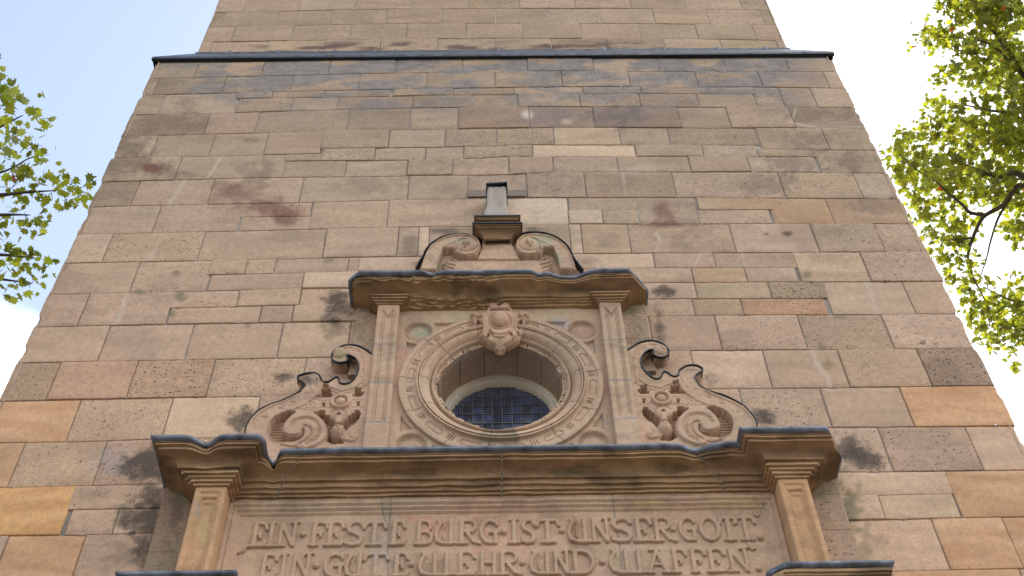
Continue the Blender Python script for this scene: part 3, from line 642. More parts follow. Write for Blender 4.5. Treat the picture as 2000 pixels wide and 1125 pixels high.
# ---- mouldings swept round a plan outline
def sweep(name, base, prof, mat, parent, cap_to=None, dips=(), omax=.33, res=.03, seed=1, col=None, worn=.012, joints=(), z_end=None, ragged=None, pit=.5, smooth=True, chamfer=(), **tags):
    """base: plan outline [(x, d)...] ; prof: [(offset, z)...]"""
    b = np.array(base, float); n = len(b); mit = np.zeros((n, 2))
    nor = []
    for i in range(n-1):
        v = b[i+1]-b[i]; v = v/np.hypot(*v); nor.append(np.array([-v[1], v[0]]))   # left of travel is outwards (travel +x, outward +d)
    for i in range(n):
        if i == 0: mit[i] = nor[0]
        elif i == n-1: mit[i] = nor[-1]
        else:
            s = nor[i-1]+nor[i]; mit[i] = s/(s@nor[i])
    P, Mv, T = [], [], []
    for i in range(n-1):
        k = max(1, int(np.hypot(*(b[i+1]-b[i]+omax*(mit[i+1]-mit[i])))/res))
        for j in range(k + (1 if i == n-2 else 0)):
            t = j/k; P.append(b[i]*(1-t)+b[i+1]*t); Mv.append(mit[i]*(1-t)+mit[i+1]*t)
    P, Mv = np.array(P), np.array(Mv); isj = np.zeros(len(P), bool)
    for xj in joints:
        i = int(np.argmax((P[:-1, 0] <= xj) & (P[1:, 0] > xj) & (abs(P[:-1, 1]-P[1:, 1]) < 1e-6))); ins = []
        for dx in (-.009, -.005, 0., .005, .009):
            t = (xj+dx-P[i, 0])/(P[i+1, 0]-P[i, 0]); ins.append((P[i]*(1-t)+P[i+1]*t, Mv[i]*(1-t)+Mv[i+1]*t))
        P = np.insert(P, i+1, [q[0] for q in ins], 0); Mv = np.insert(Mv, i+1, [q[1] for q in ins], 0); isj = np.insert(isj, i+1, [False, True, True, True, False])
        o_ = np.argsort(P[:, 0], kind='stable') if False else None
    pr = []
    for (o, z), (o2, z2) in zip(prof[:-1], prof[1:]):
        L_ = math.hypot(o2-o, z2-z); k = max(1, int(L_/.02))
        for j in range(k): pr.append((o+(o2-o)*j/k, z+(z2-z)*j/k))
    pr.append(prof[-1]); rows = []
    for o, z in pr:
        pos = P+o*Mv
        fr = np.clip(o/omax, 0, 1)
        for xc, wd, amt in dips:
            k = amt*np.exp(-((pos[:, 0]-xc)/wd)**2)*fr**2; pos[:, 1] = np.maximum(pos[:, 1]-k*(Mv[:, 1] > .01), .0)
        for (xa, da, xb, db) in chamfer:      # everything beyond the line a-b is broken off
            v = np.array([xb-xa, db-da]); v = v/np.hypot(*v); nn = np.array([-v[1], v[0]]); s = (pos-np.array([xa, da]))@nn-(fr-1)*.30*0
            s = s+(1-fr)*.35; s = np.where(s > 0, s, 0)*1.0
            pos = pos-nn*np.where(s > (1-fr)*.35, s-(1-fr)*.35, 0)[:, None]*0-nn*np.maximum((pos-np.array([xa, da]))@nn+(1-fr)*.02, 0)[:, None]
        w_ = worn*(fbm(pos[:, 0]*5, pos[:, 1]*5+z*14, seed, 4)-.55)
        if ragged is not None: w_ = w_*ragged(pos[:, 0])
        if ragged is not None: w_ = w_-.022*(ragged(pos[:, 0])-1)/3*sst(.3, .75, fbm(pos[:, 0]*16, z*60+pos[:, 1]*12, seed+4, 4))
        w_ = w_-.010*isj*(o > .0)
        pos = pos+Mv*w_[:, None]
        rows.append([(x, -d, z+w_[i]*.5) for i, (x, d) in enumerate(pos)])
    if cap_to is not None:
        o, z = pr[-1]; rows.append([(rows[-1][i][0], cap_to[0], z+cap_to[1]) for i in range(len(P))])
    V, F = strip_mesh(rows); V = np.array(V); C = None
    F = np.array(F)[:, ::-1]
    px, py = toPX(V[:, 0], -V[:, 1], V[:, 2])
    if col is not None:
        C = np.ones((len(V), 3))*np.array(col)
        C *= (1+.8*(fbm(V[:, 0]*4, -V[:, 1]*9+V[:, 2]*9, seed+3, 5)-.5))[:, None]
        C *= 1+(fbm(V[:, 0]*1.4, V[:, 2]*6-V[:, 1]*4, seed+9, 4)-.5)[:, None]*np.array([.15, .25, .05])
        k = sst(.52, .74, fbm(V[:, 0]*3.1, V[:, 1]*7-V[:, 2]*7, seed+12, 6))[:, None]*.6; C = C*(1-k)+np.array([.09, .065, .04])*k
        jm = np.tile(isj, len(rows)); C[jm] = np.array([.30, .27, .22])
    return meshobj(name, V, F, mat, parent, C, np.full(len(V), pit), smooth=smooth, sharp=math.radians(24) if smooth else None, **tags), px, py

OCH = np.array([.335, .215, .118])
# main cornice over the inscription
ZB, ZH = 8.735, 9.01
BASE = [(-2.63, 0.), (-2.63, .30), (-2.325, .30), (-2.325, .115), (2.49, .115), (2.49, .30), (2.785, .30), (2.785, 0.)]
def cove(o0, z0, o1, z1, n=7):
    return [(o0+(o1-o0)*(1-math.cos(math.pi/2*i/n)), z0+(z1-z0)*math.sin(math.pi/2*i/n)) for i in range(n+1)]
PROF = [(-.03, ZB-.004), (.020, ZB-.004), (.020, ZB+.020), (.046, ZB+.022), (.046, ZB+.040), (.052, ZB+.052), (.078, ZB+.054), (.078, ZB+.076), (.086, ZB+.096), (.116, ZB+.098), (.118, ZB+.122)] \
     + cove(.120, ZB+.122, .262, ZB+.176) + [(.264, ZB+.200), (.292, ZB+.200), (.293, ZB+.216), (.306, ZB+.218), (.306, ZH-.030)]
DIPS = [(-2.50, .085, .11), (-1.945, .050, .17), (1.79, .10, .07), (2.10, .05, -.02)]
CH = [(2.93, .63, 3.12, .27)]
corn, px, py = sweep('main_cornice', BASE, PROF, M_CORN, ROOT, dips=DIPS, seed=11, col=OCH, worn=.016, chamfer=CH, joints=(-1.93, .07, 2.05), label='brown moulded cornice over the inscription')
LEADP = [(.285, ZH-.040), (.312, ZH-.052), (.338, ZH-.024), (.341, ZH-.016), (.340, ZH-.002), (.33, ZH+.004), (.2, ZH+.02)]
sweep('lead_flashing', BASE, LEADP, M_LEAD, corn, cap_to=(.0, .05), dips=DIPS, seed=11, worn=.010, omax=.33, chamfer=CH, smooth=False)
# upper cornice over the round window
UZB, UZH = 11.352, 11.555
UBASE = [(-1.165, 0.), (-1.165, .13), (1.33, .13), (1.33, 0.)]
UPROF = [(-.03, UZB-.01), (.018, UZB-.008), (.018, UZB+.010), (.046, UZB+.012), (.046, UZB+.026), (.074, UZB+.028), (.074, UZB+.046), (.104, UZB+.048), (.106, UZB+.064)] + cove(.108, UZB+.064, .286, UZB+.116) + [(.288, UZB+.134), (.308, UZB+.134), (.308, UZB+.146), (.316, UZB+.146), (.316, UZH-.03)]
UD2 = [(-.62, .06, .035), (.50, .05, .05), (.88, .14, .08), (.70, .12, .06), (-.15, .2, .01)]
UCH = [(1.43, .50, 1.66, .20), (-1.50, .37, -1.40, .46)]
ucorn, px, py = sweep('gable_cornice', UBASE, UPROF, M_CORN, ROOT, dips=UD2, seed=23, col=OCH*1.08, worn=.016, joints=(.10,), chamfer=UCH, omax=.34, ragged=lambda x: 1+3.2*sst(.10, .0, x), label='wavy edged cornice above the round window')
sweep('lead_flashing', UBASE, [(.295, UZH-.040), (.318, UZH-.052), (.344, UZH-.024), (.347, UZH-.018), (.346, UZH-.004), (.333, UZH+.002), (.2, UZH+.016)], M_LEAD, ucorn, cap_to=(.0, .05), dips=UD2, seed=23, worn=.012, omax=.34, chamfer=UCH, smooth=False)
# stepped blocks under that cornice, above the two small pilasters
for x0, x1 in ((-1.19, -.955), (1.125, 1.355)):
    bb = [(x0-.01, 0.), (x0-.01, .205), (x1+.01, .205), (x1+.01, 0.)]
    cp, _, _ = sweep('capital', bb, [(-.02, UZB-.030), (.012, UZB-.030), (.012, UZB-.012), (.034, UZB-.012), (.034, UZB+.008), (.060, UZB+.008), (.060, UZB+.030), (.084, UZB+.030), (.084, UZB+.046), (.02, UZB+.09)], M_CORN, ROOT, seed=int(x0*10)+50, col=OCH*1.15, worn=.008, omax=.08, res=.02)
# capitals of the two large pilasters: three steps
for x0, x1 in ((-2.577, -2.31), (2.475, 2.73)):
    bb = [(x0, 0.), (x0, .30), (x1, .30), (x1, 0.)]
    sweep('capital', bb, [(-.02, ZB-.030), (.022, ZB-.030), (.022, ZB-.006), (.046, ZB-.004), (.046, ZB+.022), (.072, ZB+.024), (.072, ZB+.046), (.10, ZB+.048), (.10, ZB+.070), (.02, ZB+.12)], M_CORN, ROOT, seed=int(x0*10)+80, col=OCH*1.25, worn=.010, omax=.08, res=.02)

# ledges at the foot of the large pilasters
LZ = 7.55
for bs_, chf, dd, sd_ in (([(-2.61, 0.), (-2.61, .30), (-2.31, .30), (-2.31, 0.)], [], [], 41), ([(2.45, 0.), (2.45, .30), (2.80, .30), (2.80, 0.)], [(2.02, .42, 2.26, .60)], [], 43)):
    pr = [(.0, LZ-.30), (.03, LZ-.29), (.035, LZ-.26), (.06, LZ-.25)]+cove(.065, LZ-.24, .265, LZ-.10)+[(.27, LZ-.098), (.272, LZ-.08), (.29, LZ-.078), (.29, LZ-.045)]
    lg, _, _ = sweep('pedestal_cornice', bs_, pr, M_CORN, ROOT, seed=sd_, col=OCH, worn=.012, omax=.32, chamfer=chf)
    sweep('lead_flashing', bs_, [(.27, LZ-.040), (.290, LZ-.052), (.316, LZ-.024), (.319, LZ-.016), (.318, LZ-.002), (.30, LZ+.004)], M_LEAD, lg, cap_to=(.0, .05), seed=sd_, worn=.008, omax=.32, chamfer=chf, smooth=False)
# piers, pedestals and the portal wall continue down out of the picture
for px0, px1 in ((-2.6, -2.32), (2.46, 2.79)): boxobj('pedestal', [(px0, px1, -.295, .01, .4, LZ-.29)], M_CARVE, ROOT, .01, CARVE*.9, .3)

# ---- backing slabs beside the pilasters
def slab(x0, x1, z0, z1, d, seed, tone=.95, col=None, name='backing_slab', joints=None):
    r = Relief(x0, x1, z0, z1, .010, d)
    for zj in np.arange(z0+.37+.13*(seed % 3), z1, .41): r.groove([(x0, zj), (x1, zj)], .009, .012)
    return r.mesh(name, ROOT, -.02, tone, seed, M_WALL, colfn=col, pit=1.0, worn=.012)
def dirty(lst):
    def f(xf, hf, zf, px, py, C): return spots(C, px, py, lst)
    return f
slab(-2.93, -2.56, 7.3, 8.98, .045, 61, .62, dirty([(345,1000,14,50,BLK,.5),(330,1080,20,50,DRK,.6),(350,970,16,20,GRN,.7)]))
slab(2.72, 3.085, 7.3, 9.0, .045, 62, .8, dirty([(1600,960,20,16,GRN,.7),(1610,1010,12,40,GRN,.4)]))
slab(-1.435, -1.18, 10.4, 11.5, .05, 63, .85, dirty([(700,640,20,26,GRN,.5),(715,600,20,10,GRN,.7)]))
slab(1.35, 1.63, 10.4, 11.5, .05, 64, .82, dirty([(1245,650,20,30,DRK,.5),(1240,605,24,10,GRN,.8)]))

# ---- small pilasters either side of the window
def small_pilaster(x0, x1, seed, joints, zpl):
    zt_, zb_ = UZB-.02, 8.98
    r = Relief(x0, x1, zb_, zt_, .0075, .20); c = (x0+x1)/2; a, b = x0+.055, x1-.05; zz = zt_-.09
    zp = zpl+.03
    for ins in (0, .02):
        r.groove([(a+ins, zp+ins), (a+ins, zz-.8*ins), (c, zz-.115-1.6*ins), (b-ins, zz-.8*ins), (b-ins, zp+ins)], .009, .016)
    sd = sdf(r.X, r.Z, [(a+.02, zp+.02), (a+.02, zz-.02), (c, zz-.15), (b-.02, zz-.02), (b-.02, zp+.02)]); r.add(sd, -.006, .004)
    r.add(r.Z-zpl, .018, .006)
    e = np.minimum(r.X-x0, x1-r.X); r.H -= .006*sst(.012, 0, e)
    for jx in joints:
        r.groove(P2(jx, .2), .006, .008)
    return r.mesh('small_pilaster', ROOT, -.02, 1.0, seed, colfn=jointcol(joints), worn=.008)
small_pilaster(-1.19, -.965, 71, [[(722,672),(775,672)],[(712,746),(768,748)],[(704,824),(760,824)]], 9.56)
small_pilaster(1.125, 1.35, 72, [[(1180,664),(1224,662)],[(1190,742),(1235,742)],[(1195,818),(1245,816)]], 9.60)

# ---- the square field with the carved ring: flat parts
fx0, fx1, fz0, fz1 = -.975, 1.135, 8.98, UZB+.02
r = Relief(fx0, fx1, fz0, fz1, .0075, .105)
X, Z = r.X, r.Z; cx, cz = OC; RR = np.hypot(X-cx, Z-cz)
ro = [np.hypot(X-(cx+sx*.845), Z-(cz+sz*.81)) for sx in (-1, 1) for sz in (-1, 1)]
rm_ = np.minimum.reduce(ro)
fr = rect_sd(X, Z, cx-.955, cx+.955, cz-.935, cz+.935)
sp_ = np.maximum(np.maximum(fr, 1.045-RR), .20-rm_)
r.setd(sp_, .070, .004); r.setd(sp_+.045, .050, .003); r.setd(sp_+.062, .036, .003)
for q in ro:
    r.H = np.where(q < .150, .098-.048*sst(.150, .118, q), r.H)
    r.H = np.where(q < .118, .070, r.H); r.H = np.where(q < .108, .056, r.H); r.H = np.where(q < .100, .060+.006*(1-(q/.1)**2), r.H)
r.mask = RR > .985
FJ = [[(786,676),(838,690)],[(766,754),(780,755)],[(800,824),(838,820)],[(1160,800),(1190,830)],[(1150,672),(1180,690)],[(1186,740),(1172,742)],[(920,600),(925,624)],[(1034,600),(1026,640)]]
def fieldcol(xf, hf, zf, px, py, C):
    C = spots(C, px, py, [(822,652,18,12,(.33,.34,.24),.8),(900,620,60,12,(.44,.36,.22),.7),(1085,615,60,10,(.44,.36,.22),.6),(1140,645,18,12,(.40,.24,.19),.7),(1095,632,20,10,(.33,.31,.31),.7),(1185,760,16,60,(.45,.24,.19),.5),(795,740,20,50,(.47,.27,.21),.5)])
    return jointcol(FJ)(xf, hf, zf, px, py, C)
field = r.mesh('window_surround', ROOT, -.02, 1.0, 81, colfn=fieldcol, worn=.007, label='square carved stone surround of the round window')

# ---- the carved ring (polar relief)
def ring():
    prof = [(.600, .02), (.602, .085), (.628, .092), (.640, .096), (.643, .116), (.650, .132), (.662, .140), (.675, .132), (.681, .104), (.688, .092)]
    n = 12
    prof += [(.690+(.090)*i/n, .102+.068*(i/n)**1.0+.022*math.sin(math.pi*i/n)) for i in range(n+1)]
    prof += [(.784, .176), (.786, .192), (.798, .196), (.801, .172), (.807, .170), (.811, .190), (.824, .190), (.827, .156), (.832, .146), (.842, .144), (.846, .142)]
    prof += [(.846+(.945-.846)*i/14, .140) for i in range(1, 14)] + [(.947, .142), (.951, .152), (.960, .154), (.985, .152), (.999, .148), (1.003, .100), (1.004, .06)]
    pr = np.array(prof); na = 900
    A = np.linspace(0, 2*math.pi, na, endpoint=False); Rr = pr[:, 0][:, None]*np.ones(na); D = pr[:, 1][:, None]*np.ones(na); AA = np.ones(len(pr))[:, None]*A
    # strapwork: long hexagons alternating with three bars
    P_ = 2*math.pi/14; u = ((AA/P_+.5+.25) % 1-.5)*P_*.895; v = Rr-.895; band = (Rr > .85) & (Rr < .942)
    hexs = np.maximum(abs(v)/.030, (abs(u)-.060+.5*abs(v))/.030*1.0)-1
    hx = np.maximum(abs(v)-.030, abs(u)+.7*abs(v)-.105)
    D = np.where(band, D-.013*sst(.008, .002, abs(hx)), D); D = np.where(band & (hx < -.006), D-.004, D)
    up_ = ((AA/P_+.25) % 1-.5)*P_*.895
    for k in (-1, 0, 1):
        D = np.where(band & (abs(v) < .034), D-.015*sst(.0075, .002, abs(up_-k*.028)), D)
    Xr = OC[0]+Rr*np.cos(AA); Zr = OC[1]+Rr*np.sin(AA)
    wear = .010*(fbm(Xr*6, Zr*6, 91, 4)-.5)+.004*(fbm(Xr*25, Zr*25, 92, 3)-.5)
    # hollow where the inner lip has broken away
    lip = sst(.70, .60, Rr)*sst(.5, .68, fbm(Xr*5, Zr*5, 95, 3)); Rr2 = Rr+.016*lip
    D = D+wear-.02*lip
    Xr = OC[0]+Rr2*np.cos(AA); Zr = OC[1]+Rr2*np.sin(AA)
    # voussoir joints
    C = np.ones(Xr.shape+(3,))*CARVE
    C *= (1+.42*(fbm(Xr*2.3, Zr*2.3, 101, 5)-.5))[..., None]; C *= 1+(fbm(Xr*1.2, Zr*1.6, 111, 4)-.5)[..., None]*np.array([.14, -.05, -.06])
    js = [8, 40, 73, 107, 141, 176, 205, 238, 262, 278, 304, 334]
    tone = np.ones(A.shape); 
    deg = np.degrees(AA[0]); r_ = np.random.default_rng(5)
    for a, b in zip(js, js[1:]+[368]):
        m = (deg >= a) & (deg < b) | (deg+360 >= a) & (deg+360 < b); tone[m] = 1+r_.normal(0, .05)
    C *= tone[None, :, None]
    for a in js:
        dd = abs((np.degrees(AA)-a+180) % 360-180)*math.pi/180*Rr
        D -= .008*sst(.007, .002, dd); k = (.45*sst(.009, .003, dd))[..., None]; C = C*(1-k)+np.array([.27, .245, .235])*k
    m = (np.degrees(AA) > 255) & (np.degrees(AA) < 281) & (Rr < .86); k = (m*.6)[..., None]; C = C*(1-k)+np.array([.22, .19, .14])*k
    V = np.stack([Xr, -D, Zr], -1).reshape(-1, 3); nr = len(pr); I = np.arange(nr*na).reshape(nr, na); J = np.roll(I, -1, 1)
    F = np.stack([I[:-1], J[:-1], J[1:], I[1:]], -1).reshape(-1, 4)[:, ::-1]
    meshobj('carved_ring', V, F, M_CARVE, field, C.reshape(-1, 3), np.full(len(V), .35), sharp=math.radians(40))
ring()
# the deep reveal
def reveal():
    na = 360; A = np.linspace(0, 2*math.pi, na, endpoint=False); ys = [-.082, -.06, .0, .06, .12, .18, .24, .30, .36, .46]
    V, C = [], []
    js = [20, 47, 74, 106, 133, 160, 200, 240, 270, 300, 340]
    for y in ys:
        for a in A:
            dd = min(abs((math.degrees(a)-q+180) % 360-180) for q in js)*math.pi/180*.62
            rr = .612+(.010 if dd < .006 else 0)
            V.append((OC[0]+rr*math.cos(a), y, OC[1]+rr*math.sin(a)))
            C.append(np.array([.10, .08, .07]) if dd < .007 else CARVE*np.array([.92, .85, .72]))
    V = np.array(V); C = np.array(C)*(1+.4*(fbm(V[:, 0]*3+V[:, 2]*3, V[:, 1]*6, 7, 4)-.5))[:, None]
    I = np.arange(len(ys)*na).reshape(len(ys), na); J = np.roll(I, -1, 1)
    F = np.stack([I[:-1], I[1:], J[1:], J[:-1]], -1).reshape(-1, 4)[:, ::-1]
    meshobj('window_reveal', V, F, M_CARVE, ROOT, C, np.full(len(V), .3))
reveal()

# ---- the round window
WY = .34
win = None
def lathe_ring(prof, na=160):
    V = []; n = len(prof)
    for r_, y in prof:
        for i in range(na):
            a = 2*math.pi*i/na; V.append((OC[0]+r_*math.cos(a), y, OC[1]+r_*math.sin(a)))
    I = np.arange(n*na).reshape(n, na); J = np.roll(I, -1, 1)
    return np.array(V), np.stack([I[:-1], J[:-1], J[1:], I[1:]], -1).reshape(-1, 4)
win = meshobj('round_window', *lathe_ring([(.62, WY+.02), (.618, WY-.004), (.580, WY-.004), (.578, WY+.006), (.572, WY+.006), (.570, WY-.002), (.552, WY+.004), (.536, WY+.085), (.530, WY+.11)]), M_FRAME, ROOT)
win['label'] = 'round leaded window with cream frame'
def glass():
    V, F, C = [], [], []; r_ = np.random.default_rng(12); cw, ch = .1, .128
    for i in range(-6, 6):
        for j in range(-5, 5):
            x0, z0 = OC[0]+i*cw+.01, OC[1]+j*ch
            if min(math.hypot(x0-OC[0]+a, z0-OC[1]+b) for a in (0, cw) for b in (0, ch)) > .54: continue
            t1, t2 = r_.normal(0, .003, 2); n = len(V); b = r_.random()
            for ix in range(5):
                for iz in range(5):
                    u, v = ix/4, iz/4; V.append((x0+u*cw, WY+.10+t1*(u-.5)+t2*(v-.5)+.002*math.sin(7*u*v+i), z0+v*ch))
                    C.append(np.array([.020, .032, .085])*(.4+1.3*b) if r_.random() < 2 else 0)
            for ix in range(4):
                for iz in range(4):
                    q = n+ix*5+iz; F.append([q, q+5, q+6, q+1])
    m, n_, l = newmat('old_window_glass'); bs = n_['Principled BSDF']; bs.inputs['Roughness'].default_value = .22; bs.inputs['Specular IOR Level'].default_value = .4
    at = n_.new('ShaderNodeAttribute'); at.attribute_name = 'tint'
    q = n_.new('ShaderNodeTexNoise'); q.inputs['Scale'].default_value = 9; q.inputs['Detail'].default_value = 5; g = n_.new('ShaderNodeNewGeometry'); l.new(g.outputs['Position'], q.inputs['Vector'])
    mr = n_.new('ShaderNodeMapRange'); mr.inputs['From Min'].default_value = .35; mr.inputs['From Max'].default_value = .65; mr.inputs['To Min'].default_value = .55; mr.inputs['To Max'].default_value = 1.5; l.new(q.outputs['Fac'], mr.inputs['Value'])
    vm = n_.new('ShaderNodeVectorMath'); vm.operation = 'SCALE'; l.new(at.outputs['Color'], vm.inputs[0]); l.new(mr.outputs[0], vm.inputs['Scale']); l.new(vm.outputs[0], bs.inputs['Base Color'])
    b = n_.new('ShaderNodeBump'); b.inputs['Strength'].default_value = .25; b.inputs['Distance'].default_value = .01; l.new(q.outputs['Fac'], b.inputs['Height']); l.new(b.outputs[0], bs.inputs['Normal'])
    meshobj('glass', V, F, m, win, np.array(C))
    V, F = [], []
    for i in range(-5, 6):
        x = OC[0]+i*cw+.01; h = math.sqrt(max(0, .535**2-(i*cw+.01)**2)); 
        if h > .02: box(V, F, x-.0042, x+.0042, WY+.088, WY+.096, OC[1]-h, OC[1]+h)
    for j in range(-4, 5):
        z = OC[1]+j*ch; h = math.sqrt(max(0, .535**2-(j*ch)**2)); hh = .0045 if j % 2 == 0 else .0035
        if h > .02: box(V, F, OC[0]-h, OC[0]+h, WY+.086, WY+.0975, z-hh, z+hh)
    meshobj('leading', V, F, M_CAME, win, smooth=False)
glass()
# bird wire stretched over the opening, tied to hooks round the lip
V, F = [], []
for k in range(-24, 25):
    o = k*.025+.004; h = math.sqrt(max(0, .615**2-o*o))
    if h < .05: continue
    box(V, F, OC[0]+o-.0005, OC[0]+o+.0005, -.0807, -.0793, OC[1]-h, OC[1]+h)
    box(V, F, OC[0]-h, OC[0]+h, -.0797, -.0783, OC[1]+o-.0005, OC[1]+o+.0005)
meshobj('bird_wire', V, F, M_WIRE, win, smooth=False)
def blobs(pts, rads, squash=(1, 1, 1), nu=8, nv=6):
    V, F = [], []
    for (x, y, z), rr in zip(pts, rads):
        n = len(V)
        for j in range(nv+1):
            p = math.pi*j/nv
            for i in range(nu):
                a = 2*math.pi*i/nu; V.append((x+rr*squash[0]*math.sin(p)*math.cos(a), y+rr*squash[1]*math.cos(p), z+rr*squash[2]*math.sin(p)*math.sin(a)))
        for j in range(nv):
            for i in range(nu): F.append([n+j*nu+i, n+j*nu+(i+1) % nu, n+(j+1)*nu+(i+1) % nu, n+(j+1)*nu+i])
    return V, F
r_ = np.random.default_rng(3); pts, rd = [], []
for k in range(90):
    a = 2*math.pi*k/90+r_.normal(0, .008); q = .622+r_.normal(0, .004)
    pts.append((OC[0]+q*math.cos(a), -.096, OC[1]+q*math.sin(a))); rd.append(.006+.005*(r_.random() < .2))
hook = None
for p_, q_ in list(zip(pts, rd))[::1]:
    if hook is None:
        hook = meshobj('wire_hook', *blobs([(0, 0, 0)], [.007], (1, 1, 1), 6, 4), M_CAME, win); hk = hook
    else:
        hk = hook.copy(); COL.objects.link(hk); hk.parent = win
    hk.location = Vector(p_); hk.scale = (q_/.007,)*3

# ---- the shield cartouche on the ring's crown
def cartouche():
    sc = 9.375; T_ = lambda a: P2([(900+x/sc, 580+y/sc) for x, y in a], .21)
    out = T_([(470,235),(480,190),(530,140),(600,112),(665,112),(710,135),(770,105),(840,118),(910,165),(950,215),(960,262),(1060,275),(1130,235),(1240,232),(1235,320),(1210,372),(1180,392),(1170,470),(1125,600),(1105,645),(1060,720),(985,760),(950,780),(880,812),(812,830),(790,872),(740,900),(690,900),(640,872),(612,828),(520,795),(455,752),(380,722),(322,668),(370,625),(300,600),(262,500),(215,420),(190,370),(165,290),(200,262),(300,280),(360,270),(430,265)])
    x0, x1, z0, z1 = out[:, 0].min()-.01, out[:, 0].max()+.01, out[:, 1].min()-.01, out[:, 1].max()+.01
    r = Relief(x0, x1, z0, z1, .005, .20); X, Z = r.X, r.Z; r.clip(smooth_line(out, 3, True))
    e = -sdf(X, Z, out); r.H = .165+.030*sst(0, .03, e)
    # raised shield body with concave flanks
    sh = T_([(470,260),(600,250),(820,250),(960,262),(1060,275),(1020,340),(1000,430),(1010,540),(1060,600),(1020,690),(960,760),(880,640),(800,720),(710,740),(620,720),(545,640),(460,755),(380,700),(400,600),(420,500),(410,380),(350,290)])
    r.add(sdf(X, Z, sh), .022, .010)
    # side rolls and their hollows
    for pts in ([(300,385),(345,405),(385,440),(400,520),(398,600),(370,615),(325,560),(280,470)], [(1120,385),(1085,400),(1045,440),(1022,520),(1030,590),(1060,605),(1095,560),(1135,470)], [(390,610),(370,640),(340,640)], [(470,740),(520,690),(500,660)], [(960,730),(900,660),(930,650)]):
        r.setd(sdf(X, Z, T_(pts)), .125, .006)
    r.ridge(T_([(330,300),(395,360),(420,450),(418,560),(400,640)]), .016, .016); r.ridge(T_([(1090,300),(1025,370),(1000,450),(1005,560),(1035,640)]), .016, .016)
    r.ridge(T_([(190,300),(260,300),(320,340)]), .028, .03); r.ridge(T_([(1230,300),(1160,300),(1100,330)]), .028, .03)
    # crown of two little rolls with a hollow under them
    r.setd(sdf(X, Z, T_([(540,205),(570,238),(700,228),(860,235),(890,200),(830,190),(700,195),(590,190)])), .145, .008)
    for a in ((620,165),(790,160)):
        c = T_([a])[0]; r.dome(c[0], c[1], .055, .040, .030, .185)
    r.ridge(T_([(490,240),(500,190),(560,140),(620,118)]), .014, .02); r.ridge(T_([(930,240),(910,180),(860,135),(800,115)]), .014, .02)
    cb = T_([(712,440)])[0]; qb = np.hypot((X-cb[0])/.112, (Z-cb[1])/.135); r.H -= .018*sst(.12, .0, abs(qb-1.0))
    # crescent and lower strap
    r.ridge(T_([(545,610),(600,655),(710,680),(820,655),(875,610)]), .022, .018)
    
    r.groove(T_([(560,790),(640,835),(710,845),(780,835),(850,790)]), .006, .010)
    for a in ((350,690),(1080,640),(630,855),(800,855)):
        c = T_([a])[0]; r.dome(c[0], c[1], .022, .026, .03)
    k = sst(1, 0, np.clip((Z-T_([(715,900)])[0][1])/.14, 0, 1)); r.H -= .06*k
    o = r.mesh('cartouche', ROOT, .08, np.array([1.0, .96, .94]), 121, worn=.005, pit=.2, label='scrolled shield with an oval boss above the round window')
    c = T_([(712,425)])[0]; bv, bf = blobs([(0, 0, 0)], [1.0], (1, 1, 1), 40, 24)
    bv = np.array(bv)*np.array([.100, .100, .122])+np.array([c[0]+.002, -.198, c[1]-.006]); C = np.ones(bv.shape)*CARVE*np.array([1.02, .97, .95])*(1+.2*(fbm(bv[:, 0]*9, bv[:, 2]*9, 3, 4)-.5))[:, None]
    meshobj('boss', bv, bf, M_CARVE, o, C, np.full(len(bv), .2))
cartouche()

# ---- side scrolls
def lead_edge(pts, y0, y1, parent, th=.007, name='lead_flashing'):
    """thin lead strip following a carved outline, from the wall (y0) to just in front of the stone (y1)"""
    a = smooth_line(pts, 4); n = len(a); t = np.gradient(a, axis=0); t /= np.hypot(t[:, 0], t[:, 1])[:, None]+1e-9; nr = np.stack([-t[:, 1], t[:, 0]], 1)
    if np.mean(nr[:, 1]) < 0: nr = -nr
    w_ = .003*(fbm(np.arange(n)*.4, np.zeros(n), 3, 3)-.5)
    yb = np.where(sst(-.25, .05, nr[:, 1]) > .5, y0, y1+.028)      # under an overhang only a narrow lip of lead is turned down
    yb = np.convolve(np.pad(yb, 2, mode='edge'), np.ones(5)/5, 'valid')
    p, q = a-nr*.002, a+nr*(th+w_[:, None])
    rows = [[(p[i, 0], y1, p[i, 1]) for i in range(n)], [(p[i, 0], yb[i], p[i, 1]) for i in range(n)],
            [(q[i, 0], yb[i], q[i, 1]) for i in range(n)], [(q[i, 0], y1, q[i, 1]) for i in range(n)], [(p[i, 0], y1, p[i, 1]) for i in range(n)]]
    V, F = strip_mesh(rows); return meshobj(name, V, F, M_DARKLEAD, parent, smooth=False)
RO = [(1226,684),(1231,681),(1236,678),(1244,672.5),(1252.8,668.8),(1262,666.5),(1272,666),(1281,667.5),(1288.8,670),(1297,674.5),(1303,680.8),(1306,686),(1305,691.6),(1301,695.5),(1296,697.6),(1288,697.8),(1281.6,695.7),(1277,693),(1275.6,690),(1276.2,683),(1268,683.6),(1262,686.8),(1256.5,691.5),(1252.8,697.6),(1251,703),(1251.6,709.6),(1254,717),(1258.8,724),(1264,730.5),(1272,737),(1278,740.3),(1284,740.8),(1289,739),(1292,735.5),(1293.5,731),(1297,726.9),(1301,727.5),(1305.6,730),(1310,733.5),(1315,736),(1320,736),(1324.8,733.5),(1325.5,729),(1327,724),(1331,720.5),(1336.8,717),(1343,715),(1350,713.8),(1357,714),(1363,715.4),(1368,718),(1372,721.6),(1369,726),(1361,731),(1356,738.4),(1359,744),(1365.6,752.8),(1375,759.5),(1387,764.8),(1398,768.5),(1411,772),(1430,780.4),(1441,786.5),(1452,793.6),(1459,800),(1466,808),(1472,816),(1476,823.6),(1478,834),(1479,846),(1477,862)]
